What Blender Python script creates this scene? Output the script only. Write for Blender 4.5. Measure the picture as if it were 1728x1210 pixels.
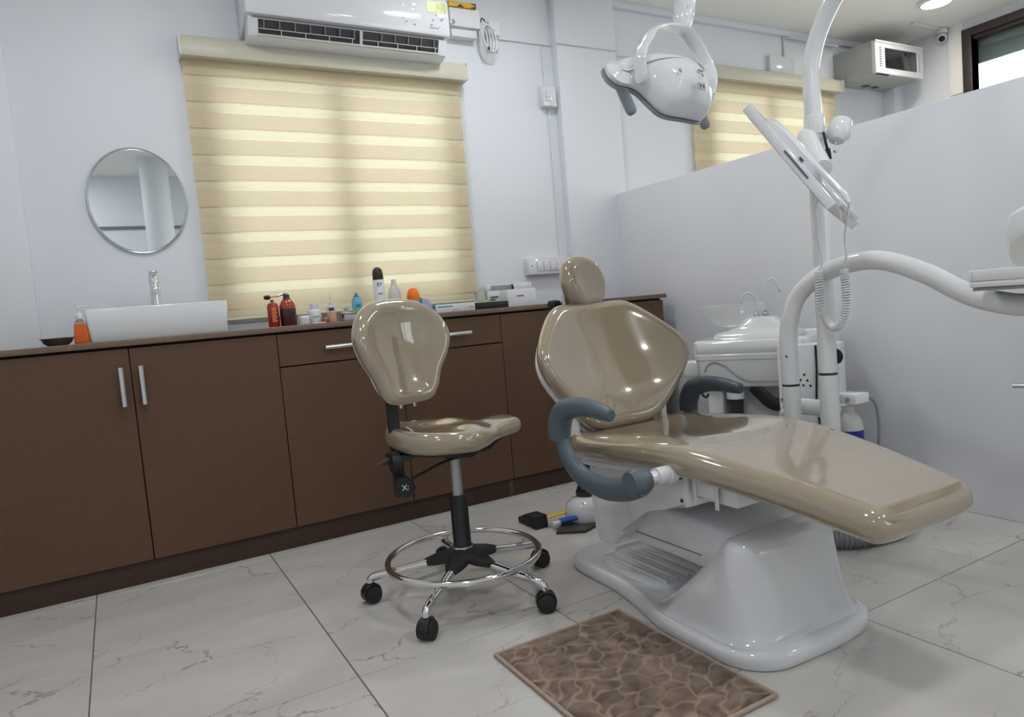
import bpy, bmesh, math, random
import numpy as np
from mathutils import Vector, Matrix
random.seed(7)
PI = math.pi
for o in list(bpy.data.objects): bpy.data.objects.remove(o)
C = bpy.context.scene.collection
S = bpy.context.scene

# ------------------------------------------------------------------ camera
cam_d = bpy.data.cameras.new('camera'); cam = bpy.data.objects.new('camera', cam_d); C.objects.link(cam)
YAW, PITCH, ROLL, FPX = math.radians(29.284), math.radians(-4.286), math.radians(-4.891), 1184.9
fw = Vector((math.sin(YAW)*math.cos(PITCH), math.cos(YAW)*math.cos(PITCH), math.sin(PITCH)))
rt = Vector((math.cos(YAW), -math.sin(YAW), 0)); up = rt.cross(fw)
r2 = rt*math.cos(ROLL) + up*math.sin(ROLL); u2 = -rt*math.sin(ROLL) + up*math.cos(ROLL)
M = Matrix((r2, u2, -fw)).transposed().to_4x4(); M.translation = (0, 0, 0.9)
cam.matrix_world = M
cam_d.sensor_width = 36; cam_d.sensor_fit = 'HORIZONTAL'; cam_d.lens = 36*FPX/1728; cam_d.clip_start = .02
S.camera = cam
# ------------------------------------------------------------------ world, exposure
W = bpy.data.worlds.new('world'); S.world = W; W.use_nodes = True
bg = W.node_tree.nodes['Background']; bg.inputs[0].default_value = (.93, .97, 1, 1); bg.inputs[1].default_value = 1.9
S.view_settings.view_transform = 'Standard'; S.view_settings.look = 'None'
S.view_settings.gamma = 1; S.view_settings.use_curve_mapping = False
S.view_settings.exposure = 0.8
LAMP_POWER = 42.0      # emission strength of the round ceiling lamps

# ------------------------------------------------------------------ materials
MT = {}
def mat(name, col, rough=.5, metal=0, coat=0, noise=0, nscale=30, bump=0, bscale=200, trans=0, ior=1.45, emit=None, estr=0, alpha=1, spec=.5, coat_r=.03):
    m = bpy.data.materials.new(name); m.use_nodes = True; MT[name] = m
    nt = m.node_tree; b = nt.nodes['Principled BSDF']
    b.inputs['Base Color'].default_value = (*col, 1); b.inputs['Roughness'].default_value = rough
    b.inputs['Metallic'].default_value = metal; b.inputs['IOR'].default_value = ior
    b.inputs['Coat Weight'].default_value = coat; b.inputs['Coat Roughness'].default_value = coat_r
    b.inputs['Transmission Weight'].default_value = trans; b.inputs['Alpha'].default_value = alpha
    b.inputs['Specular IOR Level'].default_value = spec
    if coat == 1: b.inputs['Coat IOR'].default_value = 1.75
    if emit: b.inputs['Emission Color'].default_value = (*emit, 1); b.inputs['Emission Strength'].default_value = estr
    tc = nt.nodes.new('ShaderNodeTexCoord')
    if noise:
        n = nt.nodes.new('ShaderNodeTexNoise'); n.inputs['Scale'].default_value = nscale; n.inputs['Detail'].default_value = 4
        nt.links.new(tc.outputs['Object'], n.inputs['Vector'])
        r = nt.nodes.new('ShaderNodeValToRGB'); nt.links.new(n.outputs['Fac'], r.inputs[0])
        r.color_ramp.elements[0].position = .3; r.color_ramp.elements[1].position = .7
        r.color_ramp.elements[0].color = (*[c*(1-noise) for c in col], 1); r.color_ramp.elements[1].color = (*[min(1, c*(1+noise)) for c in col], 1)
        nt.links.new(r.outputs[0], b.inputs['Base Color'])
    if bump:
        n = nt.nodes.new('ShaderNodeTexNoise'); n.inputs['Scale'].default_value = bscale; n.inputs['Detail'].default_value = 3
        nt.links.new(tc.outputs['Object'], n.inputs['Vector'])
        bp = nt.nodes.new('ShaderNodeBump'); bp.inputs['Strength'].default_value = bump; bp.inputs['Distance'].default_value = .002
        nt.links.new(n.outputs['Fac'], bp.inputs['Height']); nt.links.new(bp.outputs[0], b.inputs['Normal'])
    return m
mat('wall', (.755, .78, .825), .55, noise=.012, nscale=2, bump=.06, bscale=60)
mat('partition', (.75, .765, .80), .42, noise=.012, nscale=3, bump=.02)
mat('ceiling', (.90, .885, .86), .7, noise=.01, nscale=2)
mat('laminate', (.118, .064, .038), .5, noise=.07, nscale=90, bump=.15, bscale=500, spec=.35)
mat('laminate_top', (.19, .12, .082), .4, noise=.08, nscale=60, bump=.1, bscale=400)
mat('plinth', (.072, .043, .032), .5, noise=.08, nscale=80, spec=.3)
mat('gap', (.012, .008, .006), .8)
mat('vinyl', (.315, .255, .175), .12, coat=1, noise=.03, nscale=4, bump=.12, bscale=7, coat_r=.015)
mat('white_plastic', (.74, .75, .77), .10, coat=.8, noise=.01, nscale=5)
mat('white_matt', (.76, .77, .78), .4, noise=.01, nscale=5)
mat('white_enamel', (.76, .77, .78), .12, coat=.6, noise=.008, nscale=5)
mat('seam', (.18, .18, .19), .5)
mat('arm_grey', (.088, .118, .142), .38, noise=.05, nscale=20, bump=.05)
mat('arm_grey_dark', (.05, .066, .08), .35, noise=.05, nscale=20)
mat('handle_grey', (.27, .30, .34), .3, noise=.04, nscale=20)
mat('chrome', (.75, .75, .76), .08, metal=1, noise=.02, nscale=20)
mat('steel', (.60, .60, .60), .28, metal=1, noise=.03, nscale=40)
mat('gas_tube', (.45, .46, .46), .3, metal=.6, noise=.03, nscale=30)
mat('black', (.012, .012, .013), .4, noise=.1, nscale=40)
mat('black_rubber', (.018, .017, .018), .65, noise=.15, nscale=60, bump=.1)
mat('dark_plastic', (.03, .03, .032), .3, noise=.1, nscale=30)
mat('aluminium', (.62, .66, .66), .3, metal=.7, noise=.03, nscale=30)
mat('porcelain', (.72, .735, .75), .1, coat=.5, noise=.008, nscale=4)
mat('ac_white', (.74, .755, .79), .14, coat=.5, noise=.01, nscale=4)
mat('ac_inner', (.55, .57, .57), .4, noise=.02, nscale=10)
mat('vane', (.60, .60, .59), .4, noise=.02, nscale=10)
mat('fin_dark', (.035, .03, .032), .5, noise=.1, nscale=30)
mat('fin', (.20, .18, .18), .5, noise=.1, nscale=30)
mat('cassette', (.62, .59, .48), .4, noise=.02, nscale=20)
mat('orange_liquid', (.85, .16, .01), .06, trans=.35, noise=.03, nscale=8)
mat('clear_plastic', (.9, .92, .92), .08, trans=.9, ior=1.4, noise=.005, nscale=5)
mat('red_bottle', (.30, .025, .015), .15, coat=.4, noise=.08, nscale=10)
mat('orange_print', (.75, .22, .06), .4, noise=.06, nscale=60)
mat('amber_dark', (.055, .012, .012), .12, coat=.5, noise=.1, nscale=10)
mat('amber_red', (.36, .05, .02), .12, coat=.4, noise=.08, nscale=10)
mat('bottle_white', (.72, .74, .77), .35, noise=.015, nscale=12)
mat('peach', (.66, .40, .24), .25, noise=.05, nscale=14)
mat('label_plum', (.09, .03, .07), .4, noise=.06, nscale=30)
mat('sky_blue', (.18, .42, .66), .25, noise=.06, nscale=14)
mat('leaf_green', (.35, .55, .14), .3, noise=.2, nscale=30)
mat('teal', (.02, .26, .27), .35, noise=.05, nscale=20)
mat('cocoa', (.035, .016, .012), .25, noise=.08, nscale=30)
mat('translucent_white', (.80, .80, .74), .3, trans=.35, noise=.01, nscale=8)
mat('orange_cap', (.90, .16, .01), .3, noise=.03, nscale=10)
mat('pale_blue', (.36, .42, .55), .4, noise=.03, nscale=10)
mat('box_black', (.014, .015, .017), .35, noise=.1, nscale=30)
mat('box_green', (.30, .62, .25), .4, noise=.04, nscale=30)
mat('ink', (.05, .05, .055), .6, noise=.05, nscale=50)
mat('ink_blue', (.09, .12, .2), .5, noise=.05, nscale=50)
mat('screen', (.02, .022, .024), .1, noise=.3, nscale=9, coat=.5)
mat('grey_metal', (.42, .43, .41), .45, noise=.02, nscale=12)
mat('yellow_label', (.72, .46, .03), .4, noise=.04, nscale=40)
mat('sticker_green', (.52, .58, .16), .3, noise=.25, nscale=50)
mat('pedal_yellow', (.80, .55, .02), .35, noise=.03, nscale=20)
mat('pedal_blue', (.02, .10, .46), .35, noise=.03, nscale=20)
mat('rubber_brown', (.05, .042, .038), .5, noise=.1, nscale=50)
mat('hose_grey', (.22, .22, .235), .4, noise=.04, nscale=30)
mat('hose_dark', (.05, .05, .055), .45, noise=.05, nscale=30)
mat('window_dark', (.045, .032, .032), .4, noise=.08, nscale=40)
mat('shutter', (.18, .22, .23), .3, metal=.3, noise=.04, nscale=10)
mat('blue_label', (.01, .012, .24), .35, noise=.05, nscale=20)
mat('rug_hem', (.40, .30, .24), .8, noise=.12, nscale=90, bump=.4, bscale=400)
mat('glass_bowl', (.93, .95, .95), .03, trans=1, ior=1.3, noise=.004, nscale=4)
mat('mirror', (.86, .90, .89), .01, metal=1, noise=.004, nscale=3)
mat('silver_rim', (.6, .63, .63), .2, metal=1, noise=.02, nscale=20)
mat('soap_dish', (.045, .032, .028), .25, noise=.1, nscale=20)
mat('door_wood', (.07, .028, .015), .45, noise=.1, nscale=30)
mat('lamp_on', (1, 1, 1), .5, emit=(.96, .98, 1), estr=LAMP_POWER, noise=.002, nscale=4)
mat('lamp_warm', (1, 1, 1), .5, emit=(1, .93, .84), estr=LAMP_POWER*1.2, noise=.002, nscale=4)
mat('text_grey', (.30, .31, .34), .5, noise=.02, nscale=30)
mat('text_white', (.75, .76, .80), .5, noise=.02, nscale=30)
mat('vent_grey', (.25, .26, .26), .5, noise=.05, nscale=30)
mat('facade', (.62, .42, .28), .8, noise=.1, nscale=2)
mat('foliage', (.20, .30, .10), .8, noise=.3, nscale=9)

def pane_mat():
    m = bpy.data.materials.new('pane'); m.use_nodes = True; MT['pane'] = m
    nt = m.node_tree; L = nt.links.new; N = nt.nodes.new; nt.nodes.remove(nt.nodes['Principled BSDF']); out = nt.nodes['Material Output']
    tr = N('ShaderNodeBsdfTransparent'); tr.inputs[0].default_value = (.94, .97, .96, 1); gl = N('ShaderNodeBsdfGlossy'); gl.inputs['Roughness'].default_value = .02
    fr = N('ShaderNodeFresnel'); fr.inputs[0].default_value = 1.45; x = N('ShaderNodeMixShader')
    L(fr.outputs[0], x.inputs[0]); L(tr.outputs[0], x.inputs[1]); L(gl.outputs[0], x.inputs[2]); L(x.outputs[0], out.inputs[0])
pane_mat()
def bowl_mat():
    m = bpy.data.materials.new('bowl_glass'); m.use_nodes = True; MT['bowl_glass'] = m
    nt = m.node_tree; L = nt.links.new; N = nt.nodes.new; b = nt.nodes['Principled BSDF']; out = nt.nodes['Material Output']
    b.inputs['Base Color'].default_value = (.85, .88, .89, 1); b.inputs['Roughness'].default_value = .05
    tr = N('ShaderNodeBsdfTransparent'); x = N('ShaderNodeMixShader'); lw = N('ShaderNodeLayerWeight'); lw.inputs[0].default_value = .25
    mp = N('ShaderNodeMapRange'); mp.inputs['To Min'].default_value = .03; mp.inputs['To Max'].default_value = .42; L(lw.outputs['Facing'], mp.inputs[0])
    L(mp.outputs[0], x.inputs[0]); L(tr.outputs[0], x.inputs[1]); L(b.outputs[0], x.inputs[2]); L(x.outputs[0], out.inputs[0])
bowl_mat()
def tile_mat():
    m = bpy.data.materials.new('marble_tile'); m.use_nodes = True; MT['tile'] = m
    nt = m.node_tree; L = nt.links.new; N = nt.nodes.new; b = nt.nodes['Principled BSDF']
    geo = N('ShaderNodeNewGeometry'); info = N('ShaderNodeObjectInfo')
    off = N('ShaderNodeVectorMath'); off.operation = 'SCALE'; off.inputs['Scale'].default_value = 13.0
    cmb = N('ShaderNodeCombineXYZ'); L(info.outputs['Random'], cmb.inputs[0]); L(info.outputs['Random'], cmb.inputs[1]); L(cmb.outputs[0], off.inputs[0])
    add = N('ShaderNodeVectorMath'); add.operation = 'ADD'; L(geo.outputs['Position'], add.inputs[0]); L(off.outputs[0], add.inputs[1])
    rot = N('ShaderNodeMapping'); rot.inputs['Rotation'].default_value = (0, 0, .55); rot.inputs['Scale'].default_value = (1.0, 2.1, 1); L(add.outputs[0], rot.inputs[0])
    dn = N('ShaderNodeTexNoise'); dn.inputs['Scale'].default_value = 2.2; dn.inputs['Detail'].default_value = 7; dn.inputs['Roughness'].default_value = .62; L(rot.outputs[0], dn.inputs['Vector'])
    ds = N('ShaderNodeVectorMath'); ds.operation = 'SCALE'; ds.inputs['Scale'].default_value = .55; L(dn.outputs['Color'], ds.inputs[0])
    da = N('ShaderNodeVectorMath'); da.operation = 'ADD'; L(rot.outputs[0], da.inputs[0]); L(ds.outputs[0], da.inputs[1])
    vo = N('ShaderNodeTexVoronoi'); vo.feature = 'DISTANCE_TO_EDGE'; vo.inputs['Scale'].default_value = 2.1; vo.voronoi_dimensions = '2D'; L(da.outputs[0], vo.inputs['Vector'])
    rv = N('ShaderNodeValToRGB'); L(vo.outputs['Distance'], rv.inputs[0])
    rv.color_ramp.elements[0].position = 0; rv.color_ramp.elements[0].color = (1, 1, 1, 1)
    rv.color_ramp.elements[1].position = .011; rv.color_ramp.elements[1].color = (0, 0, 0, 1)
    mk = N('ShaderNodeTexNoise'); mk.inputs['Scale'].default_value = 1.7; mk.inputs['Detail'].default_value = 2; L(add.outputs[0], mk.inputs['Vector'])
    rm = N('ShaderNodeValToRGB'); L(mk.outputs['Fac'], rm.inputs[0]); rm.color_ramp.elements[0].position = .36; rm.color_ramp.elements[1].position = .62
    mu = N('ShaderNodeMath'); mu.operation = 'MULTIPLY'; L(rv.outputs[0], mu.inputs[0]); L(rm.outputs[0], mu.inputs[1])
    m2 = N('ShaderNodeMath'); m2.operation = 'MULTIPLY'; L(mu.outputs[0], m2.inputs[0]); m2.inputs[1].default_value = .9
    cl = N('ShaderNodeTexNoise'); cl.inputs['Scale'].default_value = 3; cl.inputs['Detail'].default_value = 5; L(rot.outputs[0], cl.inputs['Vector'])
    rc = N('ShaderNodeValToRGB'); L(cl.outputs['Fac'], rc.inputs[0])
    rc.color_ramp.elements[0].position = .3; rc.color_ramp.elements[0].color = (.52, .495, .46, 1)
    rc.color_ramp.elements[1].position = .7; rc.color_ramp.elements[1].color = (.60, .575, .54, 1)
    mx = N('ShaderNodeMixRGB'); L(m2.outputs[0], mx.inputs[0]); L(rc.outputs[0], mx.inputs[1]); mx.inputs[2].default_value = (.16, .13, .10, 1)
    L(mx.outputs[0], b.inputs['Base Color']); b.inputs['Roughness'].default_value = .11; b.inputs['Specular IOR Level'].default_value = .5
tile_mat()
mat('grout', (.19, .18, .16), .8, noise=.1, nscale=40)

def cloth_mat(name, col, tfac, thru):
    m = bpy.data.materials.new(name); m.use_nodes = True; MT[name] = m
    nt = m.node_tree; L = nt.links.new; N = nt.nodes.new; nt.nodes.remove(nt.nodes['Principled BSDF']); out = nt.nodes['Material Output']
    tc = N('ShaderNodeTexCoord'); mp = N('ShaderNodeMapping'); mp.inputs['Scale'].default_value = (6, 6, 260); L(tc.outputs['Object'], mp.inputs[0])
    n = N('ShaderNodeTexNoise'); n.inputs['Scale'].default_value = 3; n.inputs['Detail'].default_value = 3; L(mp.outputs[0], n.inputs['Vector'])
    r = N('ShaderNodeValToRGB'); L(n.outputs['Fac'], r.inputs[0]); r.color_ramp.elements[0].position = .3; r.color_ramp.elements[1].position = .7
    r.color_ramp.elements[0].color = (*[c*.93 for c in col], 1); r.color_ramp.elements[1].color = (*[min(1, c*1.06) for c in col], 1)
    d = N('ShaderNodeBsdfDiffuse'); t = N('ShaderNodeBsdfTranslucent'); L(r.outputs[0], d.inputs[0]); L(r.outputs[0], t.inputs[0])
    x = N('ShaderNodeMixShader'); x.inputs[0].default_value = tfac; L(d.outputs[0], x.inputs[1]); L(t.outputs[0], x.inputs[2])
    if thru:
        tr = N('ShaderNodeBsdfTransparent'); tr.inputs[0].default_value = (*[min(1, c*1.1) for c in col], 1); y = N('ShaderNodeMixShader'); y.inputs[0].default_value = thru
        L(x.outputs[0], y.inputs[1]); L(tr.outputs[0], y.inputs[2]); L(y.outputs[0], out.inputs[0])
    else: L(x.outputs[0], out.inputs[0])
cloth_mat('blind_tan', (.80, .68, .485), .40, 0)
cloth_mat('blind_sheer', (.90, .815, .60), .52, 0)

def rug_mat():
    m = bpy.data.materials.new('rug_pile'); m.use_nodes = True; MT['rug'] = m
    nt = m.node_tree; L = nt.links.new; N = nt.nodes.new; b = nt.nodes['Principled BSDF']
    at = N('ShaderNodeAttribute'); at.attribute_name = 'groove'
    tc = N('ShaderNodeTexCoord'); n = N('ShaderNodeTexNoise'); n.inputs['Scale'].default_value = 26; n.inputs['Detail'].default_value = 6; L(tc.outputs['Object'], n.inputs['Vector'])
    r = N('ShaderNodeValToRGB'); L(n.outputs['Fac'], r.inputs[0]); r.color_ramp.elements[0].position = .32; r.color_ramp.elements[1].position = .72
    r.color_ramp.elements[0].color = (.085, .048, .030, 1); r.color_ramp.elements[1].color = (.26, .175, .125, 1)
    mx = N('ShaderNodeMixRGB'); L(at.outputs['Fac'], mx.inputs[0]); L(r.outputs[0], mx.inputs[1]); mx.inputs[2].default_value = (.36, .26, .19, 1)
    L(mx.outputs[0], b.inputs['Base Color']); b.inputs['Roughness'].default_value = .8
    b.inputs['Sheen Weight'].default_value = .4; b.inputs['Sheen Roughness'].default_value = .4
    n2 = N('ShaderNodeTexNoise'); n2.inputs['Scale'].default_value = 700; L(tc.outputs['Object'], n2.inputs['Vector'])
    bp = N('ShaderNodeBump'); bp.inputs['Strength'].default_value = .5; bp.inputs['Distance'].default_value = .002; L(n2.outputs['Fac'], bp.inputs['Height']); L(bp.outputs[0], b.inputs['Normal'])
rug_mat()

# ------------------------------------------------------------------ mesh helpers
def cr(pts, n, closed=False):
    """Catmull-Rom samples through tuples of any dimension."""
    P = [np.array(p, float) for p in pts]; k = len(P); out = []
    segs = k if closed else k-1
    per = max(1, n//segs)
    for i in range(segs):
        if closed: a, b, c, d = P[(i-1) % k], P[i], P[(i+1) % k], P[(i+2) % k]
        else: a, b, c, d = P[max(i-1, 0)], P[i], P[i+1], P[min(i+2, k-1)]
        for j in range(per):
            t = j/per
            out.append(.5*((2*b)+(-a+c)*t+(2*a-5*b+4*c-d)*t*t+(-a+3*b-3*c+d)*t**3))
    if not closed: out.append(P[-1])
    return out

class MB:
    def __init__(s): s.bm = bmesh.new()
    def box(s, lo, hi, bev=0, seg=2, R=None, at=None):
        lo, hi = Vector(lo), Vector(hi); c = (lo+hi)/2; d = hi-lo
        g = bmesh.ops.create_cube(s.bm, size=1)['verts']
        bmesh.ops.scale(s.bm, vec=(abs(d.x), abs(d.y), abs(d.z)), verts=g)
        if bev:
            es = list({e for v in g for e in v.link_edges})
            r = bmesh.ops.bevel(s.bm, geom=es, offset=bev, segments=seg, profile=.5, affect='EDGES')
            g = list({v for f in r['faces'] for v in f.verts} | {v for v in g if v.is_valid})
        if R is not None: bmesh.ops.transform(s.bm, matrix=R.to_4x4(), verts=g)
        bmesh.ops.translate(s.bm, vec=c if at is None else Vector(at), verts=g)
        return s
    def rings(s, rs, cap0=True, cap1=True, closed=True):
        vs = [[s.bm.verts.new(Vector(p)) for p in r] for r in rs]
        for a, b in zip(vs[:-1], vs[1:]):
            n = len(a)
            for i in range(n if closed else n-1):
                j = (i+1) % n
                try: s.bm.faces.new((a[i], a[j], b[j], b[i]))
                except ValueError: pass
        if cap0 and closed: s.bm.faces.new(vs[0][::-1])
        if cap1 and closed: s.bm.faces.new(vs[-1])
        return s
    def tube(s, path, r, n=16, smooth=0, flat=None, upv=None, cap=True):
        """r: number or list; flat=(a,b) gives an elliptical section with `upv` as the axis of b."""
        P = [Vector(p) for p in path]
        rr = list(r) if isinstance(r, (list, tuple)) else [r]*len(P)
        if smooth:
            q = cr([(*p, w) for p, w in zip(P, rr)], smooth); P = [Vector(v[:3]) for v in q]; rr = [float(v[3]) for v in q]
        rs = []; N0 = None
        for i, p in enumerate(P):
            t = (P[min(i+1, len(P)-1)]-P[max(i-1, 0)]).normalized()
            if upv is not None: b = (Vector(upv)-t*t.dot(Vector(upv))).normalized()
            else:
                if N0 is None:
                    a = Vector((0, 0, 1)) if abs(t.z) < .9 else Vector((1, 0, 0)); b = (a-t*t.dot(a)).normalized()
                else: b = (N0-t*t.dot(N0)).normalized()
                N0 = b
            c = t.cross(b); fa, fb = flat if flat else (1, 1)
            rs.append([p+(c*math.cos(2*PI*k/n)*fa+b*math.sin(2*PI*k/n)*fb)*rr[i] for k in range(n)])
        return s.rings(rs, cap, cap)
    def lathe(s, prof, c=(0, 0, 0), n=32, R=None, sx=1, sy=1):
        c = Vector(c); rs = []
        for r, z in prof:
            ring = []
            for k in range(n):
                v = Vector((r*sx*math.cos(2*PI*k/n), r*sy*math.sin(2*PI*k/n), z))
                if R is not None: v = R @ v
                ring.append(c+v)
            rs.append(ring)
        return s.rings(rs, prof[0][0] > 1e-6, prof[-1][0] > 1e-6)
    def prism(s, poly, lo, hi, axis=0, bev=0, seg=2):
        """poly in the other two axes, extruded along axis from lo to hi."""
        def P(a, b, h): return [(h, a, b), (a, h, b), (a, b, h)][axis]
        v0 = [s.bm.verts.new(P(a, b, lo)) for a, b in poly]; v1 = [s.bm.verts.new(P(a, b, hi)) for a, b in poly]
        fs = [s.bm.faces.new(v0[::-1]), s.bm.faces.new(v1)]
        n = len(poly)
        for i in range(n): fs.append(s.bm.faces.new((v0[i], v0[(i+1) % n], v1[(i+1) % n], v1[i])))
        if bev:
            es = [e for f in fs[:2] for e in f.edges]
            bmesh.ops.bevel(s.bm, geom=es, offset=bev, segments=seg, profile=.5, affect='EDGES')
        return s
    def pad(s, outline, edge, crown, fn, n=72, caps=6, bottom=0.0):
        """cushion: closed outline (u,v); edge = [(inset,w)...] from bottom rim to top rim; crown(s)=extra w toward the centre; fn maps (u,v,w)."""
        o = cr(outline, n, True); k = len(o); c = sum(o)/k
        area = sum(o[i][0]*o[(i+1) % k][1]-o[(i+1) % k][0]*o[i][1] for i in range(k)); sg = 1 if area > 0 else -1
        nor = []
        for i in range(k):
            t = o[(i+1) % k]-o[i-1]; l = np.linalg.norm(t)+1e-9; nor.append(np.array((-t[1], t[0]))/l*sg)
        rs = []
        d0, w0 = edge[0]
        for j in range(caps):
            q = (j+.02)/caps; rs.append([fn(*(c+(o[i]+nor[i]*d0-c)*q), w0-bottom*(1-q*q)) for i in range(k)])
        for d, w in edge: rs.append([fn(*(o[i]+nor[i]*d), w) for i in range(k)])
        d1, w1 = edge[-1]
        for j in range(1, caps+1):
            q = 1-j/(caps+.05); rs.append([fn(*(c+(o[i]+nor[i]*d1-c)*q), w1+crown(q)) for i in range(k)])
        return s.rings(rs)
    def build(s, name, m, parent=None, smooth=None, local=False):
        bm = s.bm
        bmesh.ops.remove_doubles(bm, verts=bm.verts, dist=1e-6)
        bmesh.ops.recalc_face_normals(bm, faces=bm.faces)
        if parent is not None:
            if not local: bm.transform(ROOT[parent.name].inverted())
            org = None
        else:
            xs = [v.co for v in bm.verts]
            lo = [min(v[i] for v in xs) for i in range(3)]; hi = [max(v[i] for v in xs) for i in range(3)]
            org = Vector(((lo[0]+hi[0])/2, (lo[1]+hi[1])/2, lo[2])); bm.transform(Matrix.Translation(-org))
        me = bpy.data.meshes.new(name); bm.to_mesh(me); bm.free()
        if smooth is None: smooth = 40
        if smooth:
            for p in me.polygons: p.use_smooth = True
            try: me.set_sharp_from_angle(angle=math.radians(smooth))
            except Exception: pass
        me.materials.append(MT[m] if isinstance(m, str) else m)
        o = bpy.data.objects.new(name, me); C.objects.link(o)
        if parent is not None: o.parent = parent; ROOT[o.name] = ROOT[parent.name]
        else: o.location = org; ROOT[o.name] = Matrix.Translation(org)
        return o
ROOT = {}
def thing(name, label, cat, loc=(0, 0, 0), rz=0, group=None, kind=None):
    o = bpy.data.objects.new(name, None); C.objects.link(o); o.empty_display_size = .05
    o.location = loc; o.rotation_euler = (0, 0, rz)
    ROOT[o.name] = Matrix.Translation(loc) @ Matrix.Rotation(rz, 4, 'Z')
    return tag(o, label, cat, group, kind)
def tag(o, label=None, cat=None, group=None, kind=None):
    if label: o['label'] = label
    if cat: o['category'] = cat
    if group: o['group'] = group
    if kind: o['kind'] = kind
    return o
def struct(o, label=None): o['kind'] = 'structure'; return tag(o, label)
def B(lo, hi, bev=0, **k): return MB().box(lo, hi, bev, **k)
def copy_tree(o, parent=None, M=None):
    c = o.copy(); C.objects.link(c)
    if parent is not None: c.parent = parent
    for ch in list(o.children): copy_tree(ch, c)
    return c
def text(body, name, m, size, loc, rot, parent, thick=.0006):
    cu = bpy.data.curves.new(name, 'FONT'); cu.body = body; cu.size = size; cu.extrude = thick; cu.align_x = 'CENTER'; cu.align_y = 'CENTER'
    t = bpy.data.objects.new('tmp', cu); C.objects.link(t)
    dg = bpy.context.evaluated_depsgraph_get(); me = bpy.data.meshes.new_from_object(t.evaluated_get(dg)); bpy.data.objects.remove(t)
    Mx = rot.to_4x4(); Mx.translation = Vector(loc); me.transform(ROOT[parent.name].inverted() @ Mx)
    me.materials.clear(); me.materials.append(MT[m])
    o = bpy.data.objects.new(name, me); C.objects.link(o); o.parent = parent; ROOT[o.name] = ROOT[parent.name]
    return o
def marks(parent, x0, z, y, h, widths, m):
    x = x0; b = MB()
    for w in widths: b.box((x, y-.0008, z), (x+w, y, z+h)); x += w+h*.35
    return b.build('print', m, parent)
FRONT = Matrix.Rotation(PI/2, 3, 'X')       # text facing -y, upright
EDGE = lambda r, h: [(r, 0), (r*.3, r*.3*.4), (0, r), (0, h-r), (r*.3, h-r*.3), (r, h)]
def soft(r, h, k=7):
    """rounded rim profile, thickness h, corner radius r."""
    a = [(r-r*math.sin(i/k*PI/2), r-r*math.cos(i/k*PI/2)) for i in range(k+1)]
    b = [(r-r*math.cos(i/k*PI/2), h-r+r*math.sin(i/k*PI/2)) for i in range(k+1)]
    return a+b

# ================================================================== SETTING
YB, XP, XR, XL, YF, ZC = 3.375, 2.66, 5.5, -.9, -1.9, 2.635
# floor slab with tiles
fl = struct(B((XL, YF, -.12), (XR, YB, -.004)).build('floor', 'grout'), 'glossy cream marble tiled floor with thin brown veins')
tx, ty, px_, py_ = .4425, 1.1585, .5965, .5592
gap = .0032
tm = MB().box((gap/2, gap/2, -.004), (px_-gap/2, py_-gap/2, 0), .0012, 1).bm
tme = bpy.data.meshes.new('tile'); tm.to_mesh(tme); tm.free(); tme.materials.append(MT['tile'])
i0, i1 = math.floor((XL-tx)/px_), math.ceil((XR-tx)/px_); j0, j1 = math.floor((YF-ty)/py_), math.ceil((YB-ty)/py_)
for i in range(i0, i1):
    for j in range(j0, j1):
        x, y = tx+i*px_, ty+j*py_
        if x < XL or y < YF or x+px_ > XR or y+py_ > YB:      # cut tiles along the walls
            lo = (max(x, XL)+gap/2, max(y, YF)+gap/2, -.004); hi = (min(x+px_, XR)-gap/2, min(y+py_, YB)-gap/2, 0)
            if hi[0]-lo[0] < .01 or hi[1]-lo[1] < .01: continue
            MB().box(lo, hi, .0012, 1).build('tile', 'tile', fl, smooth=0)
        else:
            o = bpy.data.objects.new('tile', tme); C.objects.link(o); o.parent = fl; o.location = Vector((x, y, 0))-fl.location
struct(B((XL, YF, ZC), (XR, YB, ZC+.12)).build('ceiling', 'ceiling'), 'plain white ceiling')
def wall_with_holes(name, axis, at, thick, a0, a1, z0, z1, holes, m, label):
    """vertical wall, rectangular openings (a_lo,a_hi,z_lo,z_hi)."""
    xs = sorted({a0, a1, *[h[0] for h in holes], *[h[1] for h in holes]}); zs = sorted({z0, z1, *[h[2] for h in holes], *[h[3] for h in holes]})
    b = MB()
    for xa, xb in zip(xs[:-1], xs[1:]):
        for za, zb in zip(zs[:-1], zs[1:]):
            cx, cz = (xa+xb)/2, (za+zb)/2
            if any(h[0] < cx < h[1] and h[2] < cz < h[3] for h in holes): continue
            if axis == 1: b.box((xa, at, za), (xb, at+thick, zb))
            else: b.box((at, xa, za), (at+thick, xb, zb))
    return struct(b.build(name, m, smooth=0), label)
W1 = (.47, 1.63, .955, 2.05); W2 = (3.50, 4.68, .955, 2.20); W3 = (.35, 2.83, .95, 2.575)
wb = wall_with_holes('wall_back', 1, YB, .18, XL, XR, 0, ZC, [W1, W2], 'wall', 'white painted wall behind the counter')
wr = wall_with_holes('wall_right', 0, XR, .18, YF, YB, 0, ZC, [W3], 'wall', 'white side wall with high dark framed window')
W4 = (2.9, 4.9, .9, 2.3)
wf = wall_with_holes('wall_front', 1, YF-.15, .15, XL, XR, 0, ZC, [W4], 'wall', 'white wall behind the viewpoint')
struct(B((XL-.15, YF, 0), (XL, YB, ZC)).build('wall_left', 'wall'))
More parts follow.
